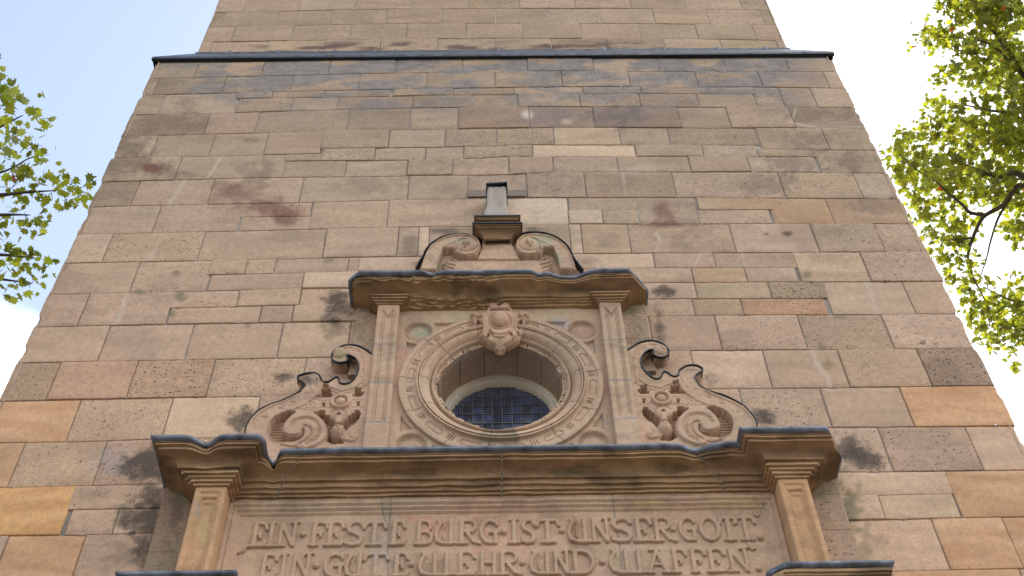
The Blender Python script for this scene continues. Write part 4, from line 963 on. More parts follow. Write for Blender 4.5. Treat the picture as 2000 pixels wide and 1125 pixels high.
LO_ = [(724,690.4),(718,686),(709.6,680.8),(699,676.5),(688,674.8),(678,675),(669,677),(661,681),(654,685.6),(649.5,691),(647.7,697.6),(649,702),(652,704.8),(658,707.5),(664,708.4),(671,707.5),(678,704.8),(678.5,700),(677,694),(683,694),(688,696.4),(694,699.5),(697.6,704.8),(700.5,712),(700,721.6),(696.5,733),(690,743),(684.5,748),(678,750),(670,750.5),(664,749),(662,745.5),(661.6,741),(658,737),(652,740),(647,743),(642,746.5),(637.6,746.8),(632,746.8),(628.5,744),(627,739.5),(623,734),(617.5,730.5),(611,729),(600,730),(589.6,732.4),(583.5,735),(582,741),(590,746),(597,752),(592,758),(585,765.5),(572.8,773),(559,779.5),(544,786),(530,790.5),(517.6,796),(506,802),(496,811),(488,821),(481.6,833),(479,846),(478.5,856),(479,866)]
def side_scroll(outline, inner_edge, mirror, seed, d=.15, tags={}):
    zbot = 8.97
    o = P2(outline, d); e = P2(inner_edge, d)
    if mirror: poly = np.vstack([o, [[o[-1, 0], zbot], [e[0, 0], zbot]], e])
    else: poly = np.vstack([o, [[o[-1, 0], zbot], [e[0, 0], zbot]], e])
    x0, x1, z0, z1 = poly[:, 0].min()-.02, poly[:, 0].max()+.02, zbot-.01, poly[:, 1].max()+.02
    r = Relief(x0, x1, z0, z1, .0062, d); r.clip(poly)
    X = r.X if not mirror else 2*OC[0]-r.X-.006
    Z = r.Z
    if mirror: Z = Z-.012
    s = 7.407; T_ = lambda a: P2([(1230+x/s, 740+y/s) for x, y in a], d)
    T4 = lambda a: P2([(1200+x/4.167, 640+y/4.167) for x, y in a], d)
    rr = Relief(0, 1, 0, 1, .5, d); rr.X, rr.Z, rr.H, rr.res = X, Z, r.H, r.res
    LOW = .015
    # recesses with horizontal slats behind
    rec = [
     [(1040,418),(1112,432),(1112,404),(1232,400),(1236,420),(1310,428),(1400,475),(1470,550),(1500,650),(1480,740),(1440,800),(1390,835),(1310,842),(1230,835),(1300,800),(1312,700),(1312,640),(1262,560),(1180,475),(1100,440)],
     [(1005,690),(1012,730),(1050,768),(1120,782),(1200,782),(1270,760),(1310,720),(1330,760),(1310,815),(1230,838),(1140,830),(1060,790),(1010,740)],
     [(640,470),(690,475),(690,400),(770,400),(775,420),(852,416),(820,470),(740,520),(690,580),(655,660),(650,740),(668,800),(690,840),(600,890),(440,890),(436,845),(500,800),(590,780),(602,720),(580,650),(560,600),(540,590),(600,540)],
     [(200,410),(260,410),(262,452),(300,450),(318,490),(345,485),(362,530),(440,585),(425,620),(440,680),(430,730),(380,690),(330,640),(260,600),(210,540),(172,470)],
     [(160,90),(245,90),(245,160),(285,185),(270,215),(170,215),(118,180),(125,145),(160,150)],
     [(595,90),(722,85),(726,150),(812,210),(600,212),(568,190),(575,160),(597,160)],
     [(630,20),(700,20),(712,70),(620,70)]]
    allr = np.full(X.shape, 1e9)
    for a in rec: allr = np.minimum(allr, sdf(X, Z, T_(a)))
    slat = .040*sst(.25, .55, abs(((Z*1.0/.036) % 1)-.5)*2)
    k = sst(.003, -.004, allr); rr.H = rr.H*(1-k)+(LOW+slat)*k
    # outer S-band: raised rims each side, beads between
    sb = T_([(1226+0, 0)]) if False else None
    band = [(1310,700),(1290,760),(1230,835),(1310,842),(1390,835),(1440,800),(1480,740),(1500,650),(1470,550),(1400,475),(1310,428),(1236,400),(1080,352),(960,298),(880,240),(815,200),(760,140),(722,60),(700,0)]
    rr.ridge(T_(band[3:]), .012, .014)
    rr.ridge(T_([(1830,700),(1800,600),(1740,510),(1640,420),(1520,350),(1380,290),(1240,240),(1120,180),(1020,100),(960,30),(930,-20)]), .016, .014)
    for i, (a, b) in enumerate([(1700,560),(1620,480),(1520,420),(1390,360),(1270,315),(1150,270),(1040,215),(940,150),(870,80)]):
        c = T_([(a-60*(i < 4), b)])[0]
        if i % 2: rr.H = rr.H-.012*np.clip(1-np.hypot((X-c[0])/.035, (Z-c[1])/.022)**2, 0, 1)
        else: rr.ridge(T_([(a-40, b+20), (a, b-30), (a-20, b+50)]), .008, .006)
    # large volute
    c0 = T_([(1100, 690)])[0]
    vol = T_([(1310,700),(1310,640),(1262,560),(1180,475),(1080,420),(960,400),(850,430),(760,500),(690,580),(655,680),(662,780),(700,850),(760,900),(860,950),(1000,990),(1150,960),(1000,740),(1010,690),(1040,750),(1120,778),(1220,772),(1290,740)])
    vs = sdf(X, Z, vol); rr.H = np.where(vs < 0, rr.H+.030*sst(0, .022, -vs), rr.H)
    dch = seg_dist(X, Z, smooth_line(T_([(960,900),(860,850),(800,760),(800,650),(850,570),(940,535),(1060,545),(1140,590),(1180,640)]), 4)); rr.H -= .024*sst(.034, .004, dch)
    dch = seg_dist(X, Z, smooth_line(T_([(1000,650),(960,640),(900,690),(900,760),(960,840),(1080,900),(1200,910),(1330,880)]), 4)); rr.H -= .020*sst(.018, .003, dch)
    rr.setd(sdf(X, Z, T_([(1005,690),(1016,740),(1050,770),(1120,786),(1200,784),(1260,764),(1305,716),(1312,760),(1300,800),(1230,838),(1140,830),(1060,795),(1010,745)])), LOW, .004)
    for a, b in ((830,680),(810,760),(850,820),(930,880),(1010,930)):
        c = T_([(a, b)])[0]; rr.ridge([(c[0]-.012, c[1]+.006), (c[0]+.012, c[1]-.012)], .007, .008)
    # band with grooves, ring boss and small eyes
    for yy in (262, 368): rr.groove(T_([(125, yy), (300, yy)]), .006, .009); rr.groove(T_([(605, yy-2), (770, yy-2), (830, yy+20)] if yy > 300 else [(605, yy), (765, yy), (775, yy-20), (860, yy-22)]), .006, .009)
    rr.groove(T_([(830,360),(900,395),(1010,380),(1100,360),(1220,378)]), .006, .009)
    c = T_([(455, 292)])[0]; q = np.hypot(X-c[0], Z-c[1])
    rr.H = np.where(q < .105, np.maximum(rr.H, d), rr.H); rr.H += .035*np.sqrt(np.clip(1-((q-.082)/.022)**2, 0, 1)); rr.H = np.where(q < .062, d-.015+.055*np.sqrt(np.clip(1-(q/.058)**2, 0, 1)), rr.H)
    c = T_([(895, 320)])[0]; q = np.hypot(X-c[0], Z-c[1]); rr.H -= .008*sst(.007, .002, abs(q-.045)); rr.H -= .012*sst(.012, .003, q)
    for a in (205, 700): rr.setd(sdf(X, Z, T_([(a-24,290),(a+24,290),(a+8,315),(a+20,345),(a-20,345),(a-8,315)])), LOW+.02, .004)
    # mask, neck and pendant fruit
    c = T_([(487, 490)])[0]; q = np.hypot((X-c[0]), (Z-c[1])*1.05); rr.H = np.where(q < .082, np.maximum(rr.H, d-.01)+.030*np.sqrt(np.clip(1-(q/.082)**2, 0, 1)), rr.H); rr.H = np.where(q < .020, d-.03, rr.H)
    rr.groove(T_([(380,440),(430,410),(487,440),(545,410),(590,440)]), .009, .02)
    rr.H = np.where(sdf(X, Z, T_([(462,500),(520,500),(530,590),(560,610),(440,620),(455,590)])) < 0, d+.028, rr.H)
    c = T_([(513, 715)])[0]; q = np.hypot((X-c[0])/.075, (Z-c[1])/.10); rr.H = np.where(q < 1, np.maximum(rr.H, d-.06+.12*np.sqrt(np.clip(1-q*q, 0, 1))), rr.H)
    rr.groove(T_([(470,680),(513,700),(560,675)]), .008, .012); rr.groove(T_([(513,700),(515,790)]), .007, .010)
    # little foot scroll
    lw = T_([(300,650),(350,690),(385,760),(440,800),(440,860),(330,890),(250,870),(222,810),(250,770),(330,770),(320,720)]); vs = sdf(X, Z, lw); rr.H = np.where(vs < 0, np.maximum(rr.H, d)+.022*sst(0, .02, -vs), rr.H)
    rr.groove(T_([(240,800),(280,830),(340,825),(355,795),(320,780)]), .007, .012)
    # upper curl: rims and beads
    cur = P2([(1245,745),(1240,715),(1240,697),(1246,682),(1258,674),(1272,671),(1288,675),(1298,684)], d); rr.ridge(cur if not mirror else cur, .016, .012)
    cu2 = P2([(1247,739),(1264,752),(1290,757),(1312,748)], d); rr.ridge(cu2, .014, .014)
    rr.groove(P2([(1240,748),(1258,758),(1290,764),(1312,756),(1322,744)], d), .009, .014)
    cu3 = P2([(1335,745),(1332,735),(1337,724),(1350,720),(1362,722)], d); rr.ridge(cu3, .014, .010)
    for a in ((1243,700),(1243,715),(1247,690),(1262,677),(1250,730)):
        c = P2([a], d)[0]; rr.dome(c[0], c[1], .014, .018, .008)
    # curl ends round over
    c = P2([(1290, 684)], d)[0]; rr.dome(c[0], c[1], .07, .075, .03)
    r.H = rr.H; eg = -sdf(r.X, r.Z, poly); r.H = r.H-.010*sst(.014, 0, eg)
    def cf(xf, hf, zf, px, py, C):
        C = spots(C, px, py, [(665,695,14,12,(.22,.24,.13),.6),(610,745,16,10,(.12,.11,.09),.6),(595,742,10,10,BLK,.7),(1285,745,22,6,(.33,.25,.14),.7),(1345,722,12,8,(.30,.27,.17),.5),(680,754,20,5,(.30,.25,.16),.6)])
        return C
    ob = r.mesh('side_scroll', ROOT, -.01, np.array([1.02, 1.0, 1.0]), seed, colfn=cf, worn=.006, pit=.25, **tags)
    lead_edge(o[:-2], .004, -(d+.014), ob, .009)
    return ob
side_scroll(RO, [(1246,875),(1246,863),(1242,830),(1238.6,803),(1233,770),(1229,745.6),(1224,715),(1222,690)], False, 131, tags={'label': 'carved scroll with hanging fruit right of the round window'})
side_scroll(LO_, [(713,880),(713,870.4),(719,808),(724,775),(728.6,745.6),(730,710),(731,694)], True, 137, tags={'label': 'carved scroll with hanging fruit left of the round window'})

# ---- crest on top of the gable
def crest():
    d = .16
    o = P2([(812,523),(818,512),(826,500),(829,492),(834,484),(842,475),(852,468.5),(861,463),(871,459.5),(884,457.3),(897,456.2),(908,456.6),(916,458),(925,461),(932,464),(937,467),(941,468),(944,464),(943,457),(1007,456),(1008,463),(1012,460),(1021,455.5),(1031,453),(1047,452.6),(1063,454),(1077,458),(1089,463.5),(1101,472),(1111,482.4),(1116,492),(1121,503),(1129,514),(1139,526)], d)
    poly = np.vstack([o, [[o[-1, 0]+.03, 11.58], [o[0, 0]-.03, 11.58]]])
    r = Relief(poly[:, 0].min()-.02, poly[:, 0].max()+.02, 11.57, poly[:, 1].max()+.02, .0062, d); r.clip(poly); X, Z = r.X, r.Z
    T_ = lambda a: P2([(660+x/3.125, 340+y/3.125) for x, y in a], d)
    r.H[:] = d-.085
    # middle block
    r.setd(sdf(X, Z, T_([(880,370),(1045,370),(1060,410),(1110,510),(1110,600),(850,600),(850,510),(880,440)])), d-.02, .004)
    r.groove(T_([(978,370),(978,515)]), .005, .008)
    r.setd(sdf(X, Z, T_([(640,515),(1290,515),(1290,640),(640,640)])), d-.03, .005); r.ridge(T_([(700,512),(1240,512)]), .014, .014)
    for cxp, sgn in (((790, 437), -1), ((1165, 432), 1)):
        mx_ = lambda pts: T_([((x if sgn < 0 else 1955-x), y-(4 if sgn > 0 else 0)) for x, y in pts])
        bnd = mx_([(500,590),(530,505),(560,450),(610,410),(670,383),(740,372),(800,375),(850,395),(872,430),(868,470),(840,500),(800,512),(750,505),(712,485),(700,455),(640,460),(620,510),(600,590)])
        vs = sdf(X, Z, bnd); r.H = np.where(vs < 0, d+.020*sst(0, .02, -vs), r.H)
        r.ridge(mx_([(600,590),(612,520),(640,458),(690,430),(730,412)]), .012, .012); r.ridge(mx_([(510,575),(545,480),(590,430),(650,397),(740,382),(820,390),(858,420),(862,460),(830,495),(780,503),(735,490),(712,460),(725,425),(765,412),(800,425),(800,450),(775,462)]), .013, .022)
        c = mx_([(785, 440)])[0]; r.dome(c[0], c[1], .125, .125, .035); r.dome(c[0], c[1], .045, .05, .03)
        for k_ in range(6):
            a0 = (628+k_*8, 590-k_*22); r.ridge(mx_([a0, (a0[0]+35, a0[1]-14), (a0[0]+70, a0[1]-4)]), .012, .020)
        r.ridge(mx_([(650,600),(665,540),(690,480)]), .012, .02)
        r.groove(mx_([(545,452),(620,470)]), .006, .008)
    eg = -sdf(X, Z, poly); r.H -= .008*sst(.012, 0, eg)
    def cf(xf, hf, zf, px, py, C):
        return spots(C, px, py, [(1060,468,26,10,(.34,.34,.24),.7),(1090,500,12,14,(.30,.33,.24),.6),(1110,505,10,14,(.46,.28,.24),.6),(890,468,24,6,(.36,.35,.25),.6),(1085,505,8,16,(.10,.09,.06),.5),(860,515,10,8,(.20,.2,.13),.5)])
    ob = r.mesh('crest', ROOT, -.01, 1.02, 141, colfn=cf, worn=.007, pit=.25, label='pair of facing scrolls crowning the gable')
    lead_edge(o[:17], .004, -(d+.005), ob); lead_edge(o[18:], .004, -(d+.005), ob)
crest()
# moulded block above the crest, and the stump with its lead cap
def capblock(zt_, hh, x0, x1, dtop, dbase, shrink, seed):
    bb = [(x0+shrink, 0.), (x0+shrink, dbase), (x1-shrink, dbase), (x1-shrink, 0.)]; om = dtop-dbase
    s_ = shrink/om if om else 1
    pr = [(-.01, zt_-hh), (.01, zt_-hh+.004)]+cove(.015, zt_-hh+.012, om*.72, zt_-.052, 5)+[(om*.74, zt_-.05), (om*.76, zt_-.036), (om*.9, zt_-.034), (om*.9, zt_-.02)]
    o, _, _ = sweep('crest_block', bb, pr, M_CORN, ROOT, seed=seed, col=OCH*.85, worn=.006, omax=om, res=.02)
    sweep('lead_flashing', bb, [(om*.88, zt_-.024), (om, zt_-.024), (om, zt_), (om*.9, zt_+.004)], M_DARKLEAD, o, cap_to=(.0, .012), seed=seed, worn=.004, omax=om, res=.03, smooth=False)
xa, za = PD(925, 434, .34); xb, zb = PD(1018, 434, .34); capblock(float(za), .15, float(xa), float(xb), .34, .20, .14*.9, 151)
xa2, za2 = PD(926, 420, .32); xb2, zb2 = PD(1016.5, 417, .32); capblock(float(za2), .10, float(xa2), float(xb2), .32, .22, .10, 152)
def stump():
    d = .24; a = P2([(951,362.5),(989,360.5),(992,405),(995,418),(944,421),(948,405)], d)
    V = []; F = []
    zs = [a[4, 1]-.05, a[3, 1]+.02, a[2, 1]+.02, a[0, 1]-.02]; xl = [a[4, 0]+.005, a[4, 0]+.01, a[5, 0]+.012, a[0, 0]+.004]; xr = [a[3, 0]-.005, a[3, 0]-.01, a[2, 0]-.012, a[1, 0]-.004]; dd = [.25, .25, .235, .235]
    zz = []
    for i in range(3):
        for k in range(8): t = k/8; zz.append((zs[i]*(1-t)+zs[i+1]*t, xl[i]*(1-t)+xl[i+1]*t, xr[i]*(1-t)+xr[i+1]*t, dd[i]*(1-t)+dd[i+1]*t))
    zz.append((zs[3], xl[3], xr[3], dd[3])); rows = []
    for z, l_, r__, q in zz:
        rows.append([(l_, .0, z), (l_, -q*.5, z), (l_, -q, z)]+[(l_+(r__-l_)*t/6, -q+.004*math.sin(t*3+z*9), z) for t in range(1, 6)]+[(r__, -q, z), (r__, -q*.5, z), (r__, 0, z)])
    V, F = strip_mesh(rows); V = np.array(V); F = np.array(F)
    C = np.ones(V.shape)*np.array([.36, .31, .27])*(1+.5*(fbm(V[:, 0]*16, V[:, 2]*3, 5, 4)-.5))[:, None]
    o = meshobj('finial_stump', V, F, M_CORN, ROOT, C, np.full(len(V), .4), label='weathered stone stump with a thin lead cap')
    V, F = [], []; l_, r__, zt_ = a[0, 0]-.012, a[1, 0]+.012, a[0, 1]
    box(V, F, l_, r__, -.275, .0, zt_-.015, zt_+.006); box(V, F, l_, l_+.010, -.275, 0, zt_-.09, zt_-.015); box(V, F, r__-.010, r__, -.275, 0, zt_-.09, zt_-.015)
    V = [(x, y, z+(x-l_)*.10) for x, y, z in V]
    meshobj('lead_cap', V, F, M_DARKLEAD, o, smooth=False)
    V, F = [], []
    box(V, F, *(lambda p, q: (p[0], q[0], -.03, .0, q[1], p[1]))(P2([(914,373)], 0)[0], P2([(1028,386)], 0)[0]))
    boxobj('wall_patch', [(float(P2([(914,373)], 0)[0][0]), float(P2([(1028,386)], 0)[0][0]), -.018, .0, float(P2([(914,386)], 0)[0][1]), float(P2([(914,373.5)], 0)[0][1]))], M_CORN, o, .004, np.array([.22, .175, .14]), .6)
stump()

# ---- large pilasters
def large_pilaster(x0, x1, seed):
    z1_, z0_ = ZB-.01, LZ-.01; r = Relief(x0, x1, z0_, z1_, .007, .30)
    zt_ = z1_-.085
    for ins, dp in ((.048, .016), (.064, .004), (.072, .026), (.090, .040)):
        sd = rect_sd(r.X, r.Z, x0+ins, x1-ins*.95, z0_-1, zt_-(ins-.052)*2.6); r.setd(sd, .30-dp, .003)
    for ins in (.074,): r.groove([(x0+ins, z0_), (x0+ins, zt_-(ins-.052)*2.6), (x1-ins, zt_-(ins-.052)*2.6), (x1-ins, z0_)], .005, .008)
    e = np.minimum(r.X-x0, x1-r.X); r.H -= .006*sst(.010, 0, e)
    def cf(xf, hf, zf, px, py, C): return spots(C*np.array([1.03, .98, .86]), px, py, [(395,1035,20,24,(.45,.34,.17),.6),(410,1000,10,16,(.46,.33,.18),.4),(385,1000,6,20,(.3,.29,.28),.4)])
    return r.mesh('large_pilaster', ROOT, -.01, np.array([1.0, .93, .84]), seed, colfn=cf, worn=.008)
large_pilaster(-2.577, -2.31, 161); large_pilaster(2.475, 2.735, 162)

# ---- inscription panel
def panel():
    x0, x1, z0, z1 = -2.325, 2.485, 7.2, ZB+.005
    r = Relief(x0, x1, z0, z1, .0078, .105); X, Z = r.X, r.Z
    ia, ib, it = float(PD(470, 1003, .06)[0]), float(PD(1490, 990, .06)[0])+.01, float(PD(978, 1000, .06)[1])
    for ins, dd in ((-.115, .085), (-.105, .118), (-.075, .116), (-.068, .088), (-.058, .100), (-.036, .098), (-.030, .072), (-.012, .074), (0., .050)):
        sd = np.maximum(np.maximum(ia+ins-X, X-ib+ins), Z-it+ins*1.05); r.setd(sd, dd, .004)
    J = [[(745,966),(747,1000),(757,1030),(762,1000),(764,966)],[(762,1003),(758,1060),(757,1125)],[(1194,966),(1200,1003),(1206,1040),(1212,1080),(1214,1125)],[(978,966),(978,975)],[(1490,985),(1500,1000)]]
    def cf(xf, hf, zf, px, py, C):
        C = C*np.array([1.0, .985, .97])
        C = spots(C, px, py, [(825,1012,30,9,(.50,.24,.18),.6),(850,1030,24,14,(.50,.24,.18),.45),(870,1060,40,10,(.50,.25,.2),.4),(1120,1040,10,30,(.36,.22,.14),.75),(1140,1075,14,16,(.36,.24,.16),.5),(745,1075,20,50,(.38,.31,.26),.35),(700,1035,26,20,(.42,.33,.28),.4),(1230,1050,20,50,(.38,.31,.26),.3),(620,1055,24,30,(.40,.26,.19),.5),(940,1078,50,6,(.48,.22,.16),.5),(1440,980,60,14,(.50,.36,.18),.6),(1270,985,50,10,(.50,.38,.18),.5),(1160,1110,40,20,(.48,.27,.21),.4),(500,1040,16,60,(.48,.33,.18),.4),(560,1000,80,8,(.46,.34,.22),.5),(755,1003,12,24,(.33,.29,.2),.6)])
        return jointcol(J, (.25, .225, .20), 1.5)(xf, hf, zf, px, py, C)
    for j in J: r.groove(P2(j, .06), .006, .008)
    o = r.mesh('inscription_panel', ROOT, -.01, 1.0, 171, colfn=cf, worn=.010, label='framed stone panel with two lines of raised German lettering'); return o
PANEL = panel()

# letters: strokes in a unit box (x 0..1, y 0..1), (points, half width)
def arc(cx, cy, rx, ry, a0, a1, n=14): return [(cx+rx*math.cos(math.radians(a0+(a1-a0)*i/n)), cy+ry*math.sin(math.radians(a0+(a1-a0)*i/n))) for i in range(n+1)]
WS = .078    # half stroke in units of letter height
TH = .047
GL = {
 'E': [([(.27,.04),(.27,.96)],WS),([(.27,.93),(.60,.97),(.86,.90),(.97,.72)],TH*1.25),([(.27,.50),(.62,.50)],TH),([(.62,.62),(.62,.36)],TH),([(.05,.04),(.90,.05),(.99,.20)],TH*1.3)],
 'I': [([(.5,.04),(.5,.97)],WS),([(.0,.03),(1,.03)],TH*1.1),([(.1,.95),(.9,.98)],TH*.8)],
 'N': [([(.22,.04),(.22,.96)],WS*.8),([(.24,.93),(.80,.06)],WS*.9),([(.82,.04),(.82,.98)],WS*.75),([(.02,.03),(.42,.03)],TH),([(.66,.96),(1,1.0)],TH*.8)],
 'F': [([(.32,.04),(.32,.96)],WS),([(.32,.93),(.64,.97),(.90,.90),(1.0,.72)],TH*1.25),([(.32,.52),(.70,.50),(.74,.60)],TH),([(.70,.50),(.66,.38)],TH),([(.12,.03),(.54,.03)],TH*.9)],
 'S': [([(.93,.78),(.82,.93),(.55,.97),(.26,.90),(.15,.74),(.26,.58),(.55,.50),(.82,.38),(.88,.22),(.74,.07),(.42,.04),(.10,.10)],WS*.9),([(.10,.10),(.08,.26)],TH)],
 'T': [([(.5,.04),(.5,.93)],WS),([(.02,.70),(.12,.90),(.35,.94),(.70,.92),(.92,.93),(1.0,.72)],TH*1.3),([(.22,.03),(.80,.03)],TH*1.1)],
 'B': [([(.22,.04),(.22,.96)],WS),([(.05,.03),(.55,.03)]+arc(.55,.27,.34,.24,-90,90)+[(.3,.52)],WS*.75),([(.22,.96),(.5,.96)]+arc(.5,.75,.32,.21,90,-90)+[(.3,.54)],WS*.72)],
 'U': [([(.20,.98),(.28,.86),(.14,.62),(.08,.38),(.16,.15),(.40,.05),(.80,.04)],WS*.85),([(.48,.92),(.50,.80),(.42,.60),(.40,.35),(.46,.18)],TH*.5),([(.80,.04),(.80,.97)],WS),([(.8,.03),(1.0,.04)],TH)],
 'R': [([(.22,.04),(.22,.96)],WS),([(.22,.95),(.5,.96)]+arc(.5,.73,.30,.23,90,-90)+[(.3,.50)],WS*.72),([(.42,.50),(.72,.10),(.98,.03)],WS*.85),([(.0,.03),(.45,.03)],TH)],
 'G': [(arc(.55,.50,.45,.45,60,270),WS*.85),([(.55,.05),(.86,.06)],WS*.8),([(.84,.04),(.84,.46)],WS*.85),([(.56,.46),(.95,.46)],TH),([(.78,.90),(.92,.98)],TH),([(.9,.98),(.9,.76)],TH)],
 'O': [(arc(.5,.5,.40,.44,0,360,26),WS*.95)],
 'H': [([(.2,.04),(.2,.97)],WS*.9),([(.8,.04),(.8,.97)],WS*.9),([(.2,.52),(.8,.52)],TH*1.2),([(.0,.03),(.4,.03)],TH),([(.6,.03),(1,.03)],TH)],
 'D': [([(.22,.04),(.22,.97)],WS),([(.02,.04),(.45,.04)]+arc(.45,.50,.46,.46,-90,90)+[(.2,.96)],WS*.85)],
 'W': [([(.12,.98),(.18,.86),(.08,.62),(.05,.36),(.12,.14),(.30,.05),(.78,.04)],WS*.85),([(.47,.08),(.47,.97)],WS*.85),([(.80,.04),(.80,.97)],WS*.9),([(.8,.04),(1.0,.05)],TH)],
 'A': [([(.12,.04),(.48,.94)],WS*.75),([(.46,.96),(.84,.04)],WS*1.0),([(.26,.34),(.66,.34)],TH),([(.0,.03),(.28,.03)],TH),([(.66,.03),(1,.03)],TH),([(.2,.95),(.6,.97)],TH)],
 '.': [(arc(.5,.12,.02,.02,0,360,6),WS*1.0)], '*': [(arc(.5,.5,.02,.02,0,360,6),WS*1.0)],
 "'": [([(.15,.95),(.15,.35),(.40,.12),(.75,.25),(.85,.75)],.16)],
 '-': [([(1.0,.95),(.62,.85),(.45,.35),(.05,.15)],.16)],
}
def letter(ch, xa, xb, yb, yt, lit=''):
    dface = .060
    zb_ = float(PD((xa+xb)/2, yb, dface)[1]); zt_ = float(PD((xa+xb)/2, yt, dface)[1]); h = zt_-zb_
    X0 = float(PD(xa, (yb+yt)/2, dface)[0]); X1 = float(PD(xb, (yb+yt)/2, dface)[0]); m = .02
    small = ch in ".*"
    if small: c = (X0+X1)/2; X0, X1 = c-h*.1, c+h*.1
    nx, nz_ = int((X1-X0+2*m)/.0048)+1, int((h+2*m)/.0048)+1
    X, Z = np.meshgrid(np.linspace(X0-m, X1+m, nx), np.linspace(zb_-m, zt_+m, nz_)); best = np.full(X.shape, 1e9)
    for pts, hw in GL[ch]:
        if small: q = [(X0+(X1-X0)*.5+(x-.5)*h, zb_+y*h) for x, y in pts]
        else: q = [(X0+(X1-X0)*x, zb_+h*y) for x, y in pts]
        hh = hw*h if ch in ".*" or hw < .15 else hw*h
        best = np.minimum(best, seg_dist(X, Z, q)-min(hh, .0235 if not small else .026))
    k = best; H = .046+.030*sst(.004, -.003, k)+.004*sst(-.002, -.018, k)
    if small: H = .050+.034*np.sqrt(np.clip(1-(np.maximum(k+.024, 0)/.028)**2, 0, 1))
    H = H+.004*(fbm(X*20, Z*20, 5, 3)-.5)
    idx = np.arange(X.size).reshape(X.shape); nr_ = k < .010; cell = nr_[:-1, :-1] & nr_[1:, :-1] & nr_[:-1, 1:] & nr_[1:, 1:]
    q4 = np.stack([idx[:-1, :-1], idx[:-1, 1:], idx[1:, 1:], idx[1:, :-1]], -1)[cell]
    if not len(q4): return
    H = np.where(k > .0055, .038, H)
    V = np.stack([X, -H, Z], -1).reshape(-1, 3); used = np.unique(q4); rm = np.full(len(V), -1); rm[used] = np.arange(len(used)); V = V[used]
    C = np.ones(V.shape)*CARVE*(1+.42*(fbm(V[:, 0]*2.3, V[:, 2]*2.3, 191, 5)-.5))[:, None]*np.array([1.0, .985, .97])
    px, py = toPX(V[:, 0], -V[:, 1], V[:, 2])
    C = spots(C, px, py, [(850,1030,24,14,(.50,.24,.18),.45),(1120,1040,10,30,(.36,.22,.14),.75),(1230,1050,20,50,(.38,.31,.26),.3),(745,1075,20,50,(.36,.32,.29),.6)])
    meshobj('letter' if ch.isalpha() else 'lettering_dot' if small else 'lettering_tick', V, rm[q4], M_CARVE, PANEL, C, np.full(len(V), .2))
def yb1(x): return 1068.5-(x-500)*.0135
def yb2(x): return 1130-(x-520)*.0135
R1 = [('E',489,521),('I',523,536),('N',539,582),('*',587,597),('F',602,639),('E',635,671),('S',673,711),('T',709,753),('E',762,791),('B',810,847),('U',848,889),('R',891,938),('G',936,974),('*',979,989),('I',994,1014),('S',1017,1046),('T',1047,1092),('*',1092,1102),('U',1107,1151),('N',1150,1193),('S',1192,1235),('E',1236,1273),('R',1272,1318),('*',1310,1319),('G',1325,1360),('O',1364,1408),('T',1406,1440),('T',1436,1476),('.',1476,1486)]
R2 = [('E',506,540),('I',545,561),('N',565,609),('*',612,622),('G',631,671),('U',673,709),('T',709,757),('E',766,797),('*',798,808),('W',816,886),('E',889,928),('H',934,973),('R',971,1018),('*',1015,1025),('U',1033,1078),('N',1077,1114),('D',1113,1163),('*',1171,1181),('W',1188,1263),('A',1261,1309),('F',1308,1341),('F',1343,1378),('E',1379,1417),('N',1418,1466),('.',1473,1483)]
for c, a, b in R1: letter(c, a, b, yb1(a), yb1(a)-47)
for c, a, b in R2: letter(c, a, b, yb2(a), yb2(a)-47)
letter("'", 1472, 1484, 1010, 998); letter("'", 1462, 1477, 1075, 1061); letter('-', 467, 486, 1082, 1066)

# ---- small measuring pins in the wall
for a, b in ((403,863),(1280,492.5),(1944,831.5),(760,497),(378,184),(798,173.5),(1213,169.5),(1614,171),(328,308),(1678,293)):
    x, z = PD(a, b, 0.)
    boxobj('measuring_pin', [(float(x)-.008, float(x)+.008, -.014, .004, float(z)-.006, float(z)+.006)], M_WHITE, ROOT)

# ------------------------------------------------------------------ ground
def ground():
    m, n, l = newmat('paving'); bs = n['Principled BSDF']; bs.inputs['Roughness'].default_value = .9
    g = n.new('ShaderNodeNewGeometry'); br = n.new('ShaderNodeTexBrick'); l.new(g.outputs['Position'], br.inputs['Vector'])
    br.inputs['Scale'].default_value = 1.6; br.inputs['Color1'].default_value = (.115, .10, .082, 1); br.inputs['Color2'].default_value = (.09, .08, .065, 1); br.inputs['Mortar'].default_value = (.05, .045, .04, 1); br.inputs['Mortar Size'].default_value = .012
    l.new(br.outputs['Color'], bs.inputs['Base Color'])
    n_ = 24; V = []; F = []
    s = np.sign(np.linspace(-1, 1, n_))*np.abs(np.linspace(-1, 1, n_))**2*900
    for y in s:
        for x in s: V.append((x, y, 0))
    for j in range(n_-1):
        for i in range(n_-1): F.append([j*n_+i, j*n_+i+1, (j+1)*n_+i+1, (j+1)*n_+i])
    o = meshobj('ground', V, F, m, smooth=False); o['kind'] = 'structure'
ground()

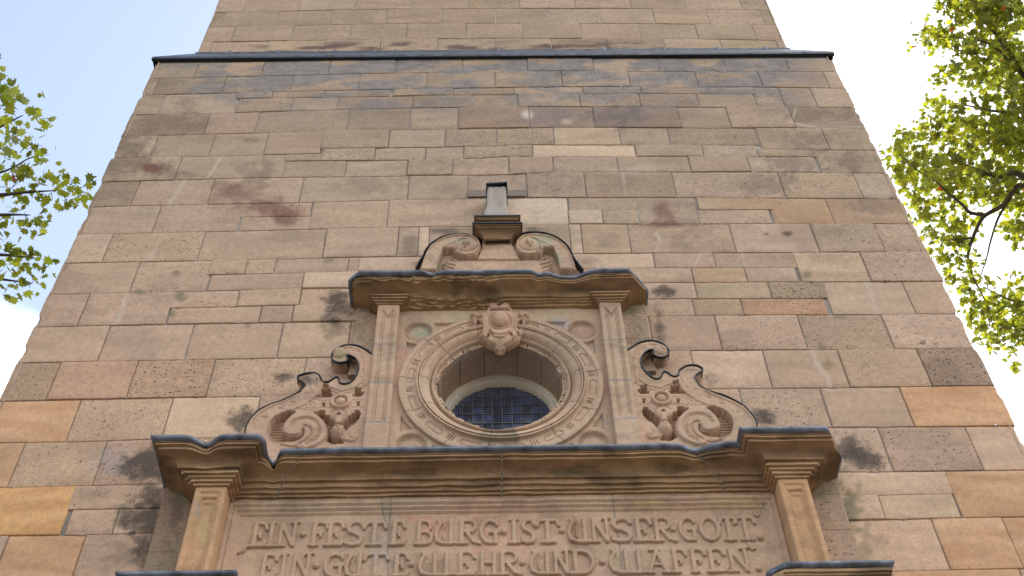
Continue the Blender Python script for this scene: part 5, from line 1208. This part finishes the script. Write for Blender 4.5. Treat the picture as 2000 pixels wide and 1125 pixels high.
# ------------------------------------------------------------------ plane trees
def leaf_mat(name, hue):
    m, n, l = newmat(name); out = n['Material Output']; n.remove(n['Principled BSDF'])
    at = n.new('ShaderNodeAttribute'); at.attribute_name = 'tint'
    df = n.new('ShaderNodeBsdfDiffuse'); tr = n.new('ShaderNodeBsdfTranslucent'); gl = n.new('ShaderNodeBsdfGlossy'); gl.inputs['Roughness'].default_value = .45
    vm = n.new('ShaderNodeMix'); vm.data_type = 'RGBA'; vm.blend_type = 'MULTIPLY'; vm.inputs['Factor'].default_value = 1; l.new(at.outputs['Color'], vm.inputs['A']); vm.inputs['B'].default_value = (3.1*hue, 2.5, .55, 1)
    l.new(at.outputs['Color'], df.inputs['Color']); l.new(vm.outputs['Result'], tr.inputs['Color'])
    a = n.new('ShaderNodeMixShader'); a.inputs[0].default_value = .58; l.new(df.outputs[0], a.inputs[1]); l.new(tr.outputs[0], a.inputs[2])
    b = n.new('ShaderNodeMixShader'); b.inputs[0].default_value = .05; l.new(a.outputs[0], b.inputs[1]); l.new(gl.outputs[0], b.inputs[2]); l.new(b.outputs[0], out.inputs['Surface'])
    return m
M_LEAF = leaf_mat('plane_leaf', 1.0)
M_BARK = plain('plane_bark', (.10, .085, .06), .9, 0, 6, .45)
# lobed leaf outline
LB = np.array([(0,0),(.10,.06),(.34,-.02),(.26,.16),(.52,.30),(.34,.40),(.36,.66),(.16,.58),(0,1.0),(-.16,.58),(-.36,.66),(-.34,.40),(-.52,.30),(-.26,.16),(-.34,-.02),(-.10,.06)])
def leaves(name, C_, size, parent, seed, tone=1., nrm_bias=None, red=.006, deep=.45):
    r = np.random.default_rng(seed); n = len(C_); k = len(LB)
    nr = r.normal(size=(n, 3))*np.array([1, 1, .8])+np.array([0, 0, .9]); nr /= np.linalg.norm(nr, axis=1)[:, None]
    a = r.normal(size=(n, 3))+np.array([0, 0, -.5]); t = np.cross(nr, a); t /= np.linalg.norm(t, axis=1)[:, None]; b = np.cross(nr, t)
    s = size*(.6+.7*r.random(n)); L2 = LB-np.array([0, .4])
    bend = r.normal(0, .25, n)
    V = C_[:, None, :]+s[:, None, None]*(L2[None, :, 0, None]*t[:, None, :]+L2[None, :, 1, None]*b[:, None, :]+(bend[:, None]*(L2[:, 1]**2+.7*L2[:, 0]**2)[None, :])[..., None]*nr[:, None, :])
    V = V.reshape(-1, 3); i0 = (np.arange(n)*k)[:, None]
    quads = np.array([(0, 1, 3, 13), (1, 2, 3, 3)])
    tri = [(0,1,15),(1,2,3),(1,3,15),(15,13,14),(15,3,13),(3,4,5),(3,5,13),(13,11,12),(13,5,11),(5,6,7),(5,7,11),(11,9,10),(11,7,9),(7,8,9)]
    F = (i0[:, :, None]+np.array(tri)[None]).reshape(-1, 3)
    g = r.random(n); hue = np.stack([.085+.06*g, .125+.05*g, .028+.008*g], 1)*tone*(.45+.9*r.random(n))[:, None]
    rd_ = r.random(n) < red; hue[rd_] = (.20, .05, .03)
    return meshobj(name, V, F, M_LEAF, parent, np.repeat(hue, k, 0), smooth=False, kind='stuff')
def tube(V, F, pts, rads, ns=7):
    pts = [Vector(p) for p in pts]; n0 = len(V)
    for i, p in enumerate(pts):
        t = (pts[min(i+1, len(pts)-1)]-pts[max(i-1, 0)]).normalized(); u = t.cross(Vector((0, 1, .1))).normalized(); v = t.cross(u)
        for k in range(ns):
            a = 2*math.pi*k/ns; q = p+rads[i]*(math.cos(a)*u+math.sin(a)*v); V.append(tuple(q))
    for i in range(len(pts)-1):
        for k in range(ns): F.append([n0+i*ns+k, n0+i*ns+(k+1) % ns, n0+(i+1)*ns+(k+1) % ns, n0+(i+1)*ns+k])
def at(px, py, dist):
    q = rays(px, py); q = q/np.linalg.norm(q); return np.array([q[0]*dist, -DW+q[1]*dist, EYE+q[2]*dist])
def wiggle(p, q, n, amp, r):
    p, q = np.array(p), np.array(q); out = []
    for i in range(n+1):
        t = i/n; out.append(p*(1-t)+q*t+(r.normal(size=3)*amp*math.sin(math.pi*t)))
    return out
def smooth3(pts):
    p = [np.array(q) for q in pts]; out = []
    for i in range(len(p)-1):
        a, b, c, d = p[max(i-1, 0)], p[i], p[i+1], p[min(i+2, len(p)-1)]
        for k in range(5):
            t = k/5; out.append(.5*(2*b+(c-a)*t+(2*a-5*b+4*c-d)*t*t+(3*b-a-3*c+d)*t**3))
    out.append(p[-1]); return out
def tree(name, label, base, trunk_top, blobs_, branches, seed, leafsize, dens, tone, twig=.02):
    r = np.random.default_rng(seed)
    root = empty(name, base, label, 'tree', group='plane trees beside the tower')
    V, F = [], []
    tr_ = wiggle(base, trunk_top, 8, .12, r); tube(V, F, tr_, [.42-.18*i/8 for i in range(9)], 12)
    meshobj('trunk', V, F, M_BARK, root)
    for pts, r0, r1 in branches:
        V, F = [], []
        ps = smooth3(pts); n = len(ps); tube(V, F, ps, [r0+(r1-r0)*i/(n-1) for i in range(n)]); meshobj('branch', V, F, M_BARK, root)
    C_ = []; V, F = [], []
    for c, rad in blobs_:
        c = np.array(c); n = int(dens*rad**2.3)
        # twigs through the clump, leaves hang on them
        nt = max(3, int(n/14)); u = r.normal(size=(nt, 3)); u /= np.linalg.norm(u, axis=1)[:, None]; ends = c+u*rad*(.35+.75*r.random((nt, 1)))
        for e_ in ends:
            w_ = wiggle(c, e_, 3, rad*.06, r); tube(V, F, w_, [twig*.6, twig*.45, twig*.3, twig*.15], 4)
            m_ = max(3, int(n/nt)); t = .25+.95*r.random(m_)
            C_.append(c+(e_-c)*t[:, None]+r.normal(size=(m_, 3))*(rad*.16+.07))
        C_.append(c+r.normal(size=(int(n*.12), 3))*rad*.5)
    meshobj('twigs', V, F, M_BARK, root, kind='stuff')
    leaves('crown', np.concatenate(C_), leafsize, root, seed+1, tone)
    return root
# left tree: only the ends of some boughs reach into the picture
DL = 17.
r_ = np.random.default_rng(40)
lb = [((40,185),13,.30),((62,222),16,.3),((20,232),14,.3),((85,235),8,.2),((30,262),20,.3),((70,285),18,.3),((88,300),12,.25),((15,300),20,.3),((50,330),24,.35),((90,345),20,.3),((25,365),22,.3),((115,352),20,.3),((68,372),24,.3),((100,378),18,.3),((140,360),14,.25),((165,362),9,.2),((155,385),9,.2),((130,390),10,.2),((82,412),18,.3),((50,420),16,.3),((78,440),12,.25),((20,415),15,.3),((10,445),12,.3),
      ((10,480),16,.3),((40,485),13,.25),((62,500),15,.25),((85,515),12,.2),((30,508),8,.2),((0,530),20,.3),((28,552),18,.3),((58,556),12,.25),((12,565),14,.25)]
bl = [(at(p[0], p[1], DL+r_.normal(0, .35)), rr*DL/FPX*1.0) for p, rr, _ in lb]
# the rest of that crown, outside the frame
for k in range(70):
    px_ = -60-700*r_.random()**.8; py_ = 60+680*r_.random(); bl.append((at(px_, py_, DL+r_.normal(0, 1.3)), .35+.35*r_.random()))
tb = np.array([-9.2, -1.2, 0.]); tt = at(-420, 520, DL)
br = []
for a, b, c in (((-420,520),(-60,395),(110,372)),((-420,500),(-80,300),(45,225)),((-420,520),(-60,430),(60,420)),((-420,560),(-80,500),(75,505)),((-420,560),(-90,545),(50,552)),((-100,350),(20,330),(90,300)),((-420,480),(-300,250),(-150,150)),((-420,500),(-600,350),(-650,200))):
    p = [at(a[0], a[1], DL), at((a[0]+b[0])/2, (a[1]+b[1])/2+8, DL+.2), at(*b, DL), at((b[0]+c[0])/2, (b[1]+c[1])/2-5, DL), at(*c, DL)]
    br.append((p, .075 if a[0] < -200 else .02, .006))
tree('plane_tree', 'pale green plane tree whose leafy branch tips reach in left of the tower', (tb[0], tb[1]+4, 0), tt, bl, br, 41, .128, 900, 1.35, .010)
# right tree: a large crown behind the tower's right edge
DR = 24.
r_ = np.random.default_rng(50)
reg = [(1850,10,20),(1880,20,30),(1920,30,40),(1970,20,45),(1815,62,22),(1795,75,12),(1845,70,22),(1870,85,22),(1905,90,24),(1960,90,42),(1830,98,16),(1990,120,40),(1850,140,20),(1822,158,14),(1880,130,22),(1910,150,24),(1950,160,30),(1990,180,30),
       (1815,205,14),(1840,215,20),(1870,225,24),(1905,205,14),(1935,200,20),(1970,230,36),(1800,235,16),(1760,262,14),(1785,265,18),(1735,275,10),(1820,255,24),(1860,265,28),(1905,260,32),(1950,280,36),(1990,280,36),
       (1730,290,12),(1755,295,22),(1790,305,28),(1830,310,30),(1880,320,34),(1930,330,34),(1980,340,34),(1750,325,20),(1780,345,24),(1820,360,28),(1860,370,30),(1900,380,26),(1950,380,30),(1990,390,24),(1790,385,20),(1770,365,14),
       (1800,410,22),(1835,420,24),(1870,430,20),(1815,445,18),(1850,460,20),(1880,470,20),(1905,440,16),(1825,480,16),(1850,500,22),(1880,505,18),(1990,440,26),(1970,460,16),(1995,480,14),(1860,530,18),(1885,545,20),(1870,560,14),(1910,520,12),(1930,560,16),(1960,560,14),(1900,580,22),(1930,600,22),(1960,590,18),(1990,590,24),(1900,620,18),(1925,640,20),(1950,650,20),(1975,640,16),(1995,640,22),(1935,670,14),(1960,672,14),(1990,675,18),(1980,712,5),(1915,650,14),(1985,540,12)]
bl = []
for a, b, c in reg:
    for s_ in range(1 if c < 18 else 2):
        d_ = DR+r_.normal(0, 1.2)+(s_*2.0); bl.append((at(a+r_.normal(0, 4), b+r_.normal(0, 4), d_), c*d_/FPX*1.15))
for k in range(90):
    px_ = 2050+650*r_.random()**.9; py_ = -180+950*r_.random(); bl.append((at(px_, py_, DR+r_.normal(0, 1.8)), .5+.5*r_.random()))
for k in range(25):   # the part hidden behind the tower edge and above the frame
    bl.append((at(1870+200*r_.random(), -40-140*r_.random(), DR+r_.normal(0, 1.5)), .4+.3*r_.random()))
tt = at(2150, 560, DR)
br = []
def bra(pts, r0, r1, d=DR):
    br.append(([at(x, y, d) for x, y in pts], r0, r1))
bra([(2150,560),(2080,450),(2000,362),(1960,400),(1920,425),(1898,470),(1890,500)], .065, .025)
bra([(1925,420),(1895,415),(1880,400),(1850,375),(1835,360)], .04, .02)
bra([(1900,465),(1860,468),(1840,470)], .025, .01)
bra([(2150,560),(2060,400),(1990,340),(1950,345),(1880,320),(1850,300)], .08, .02)
bra([(1975,385),(1950,425),(1935,470),(1928,500),(1915,540)], .028, .010); bra([(2150,560),(2080,300),(2000,150),(1940,60),(1900,20)], .09, .015)
bra([(2080,300),(1990,230),(1930,215),(1860,200)], .04, .01); bra([(2000,150),(1940,90),(1880,75),(1800,72)], .03, .006)
bra([(1890,500),(1900,540),(1925,590),(1940,640)], .025, .008); bra([(2150,560),(2050,570),(1990,590),(1920,560)], .05, .01); bra([(1985,595),(1960,600),(1930,625)], .02, .008)
bra([(2150,560),(2250,350),(2300,150),(2350,0)], .12, .03); bra([(2150,560),(2350,480),(2500,400)], .1, .03); bra([(1835,360),(1790,330),(1745,290)], .015, .005)
pb = at(2150, 560, DR)
tree('plane_tree', 'large dense plane tree rising beyond the right edge of the tower', (pb[0]+.4, pb[1]+.3, 0), tt, bl, br, 51, .148, 520, 1.15, .013)
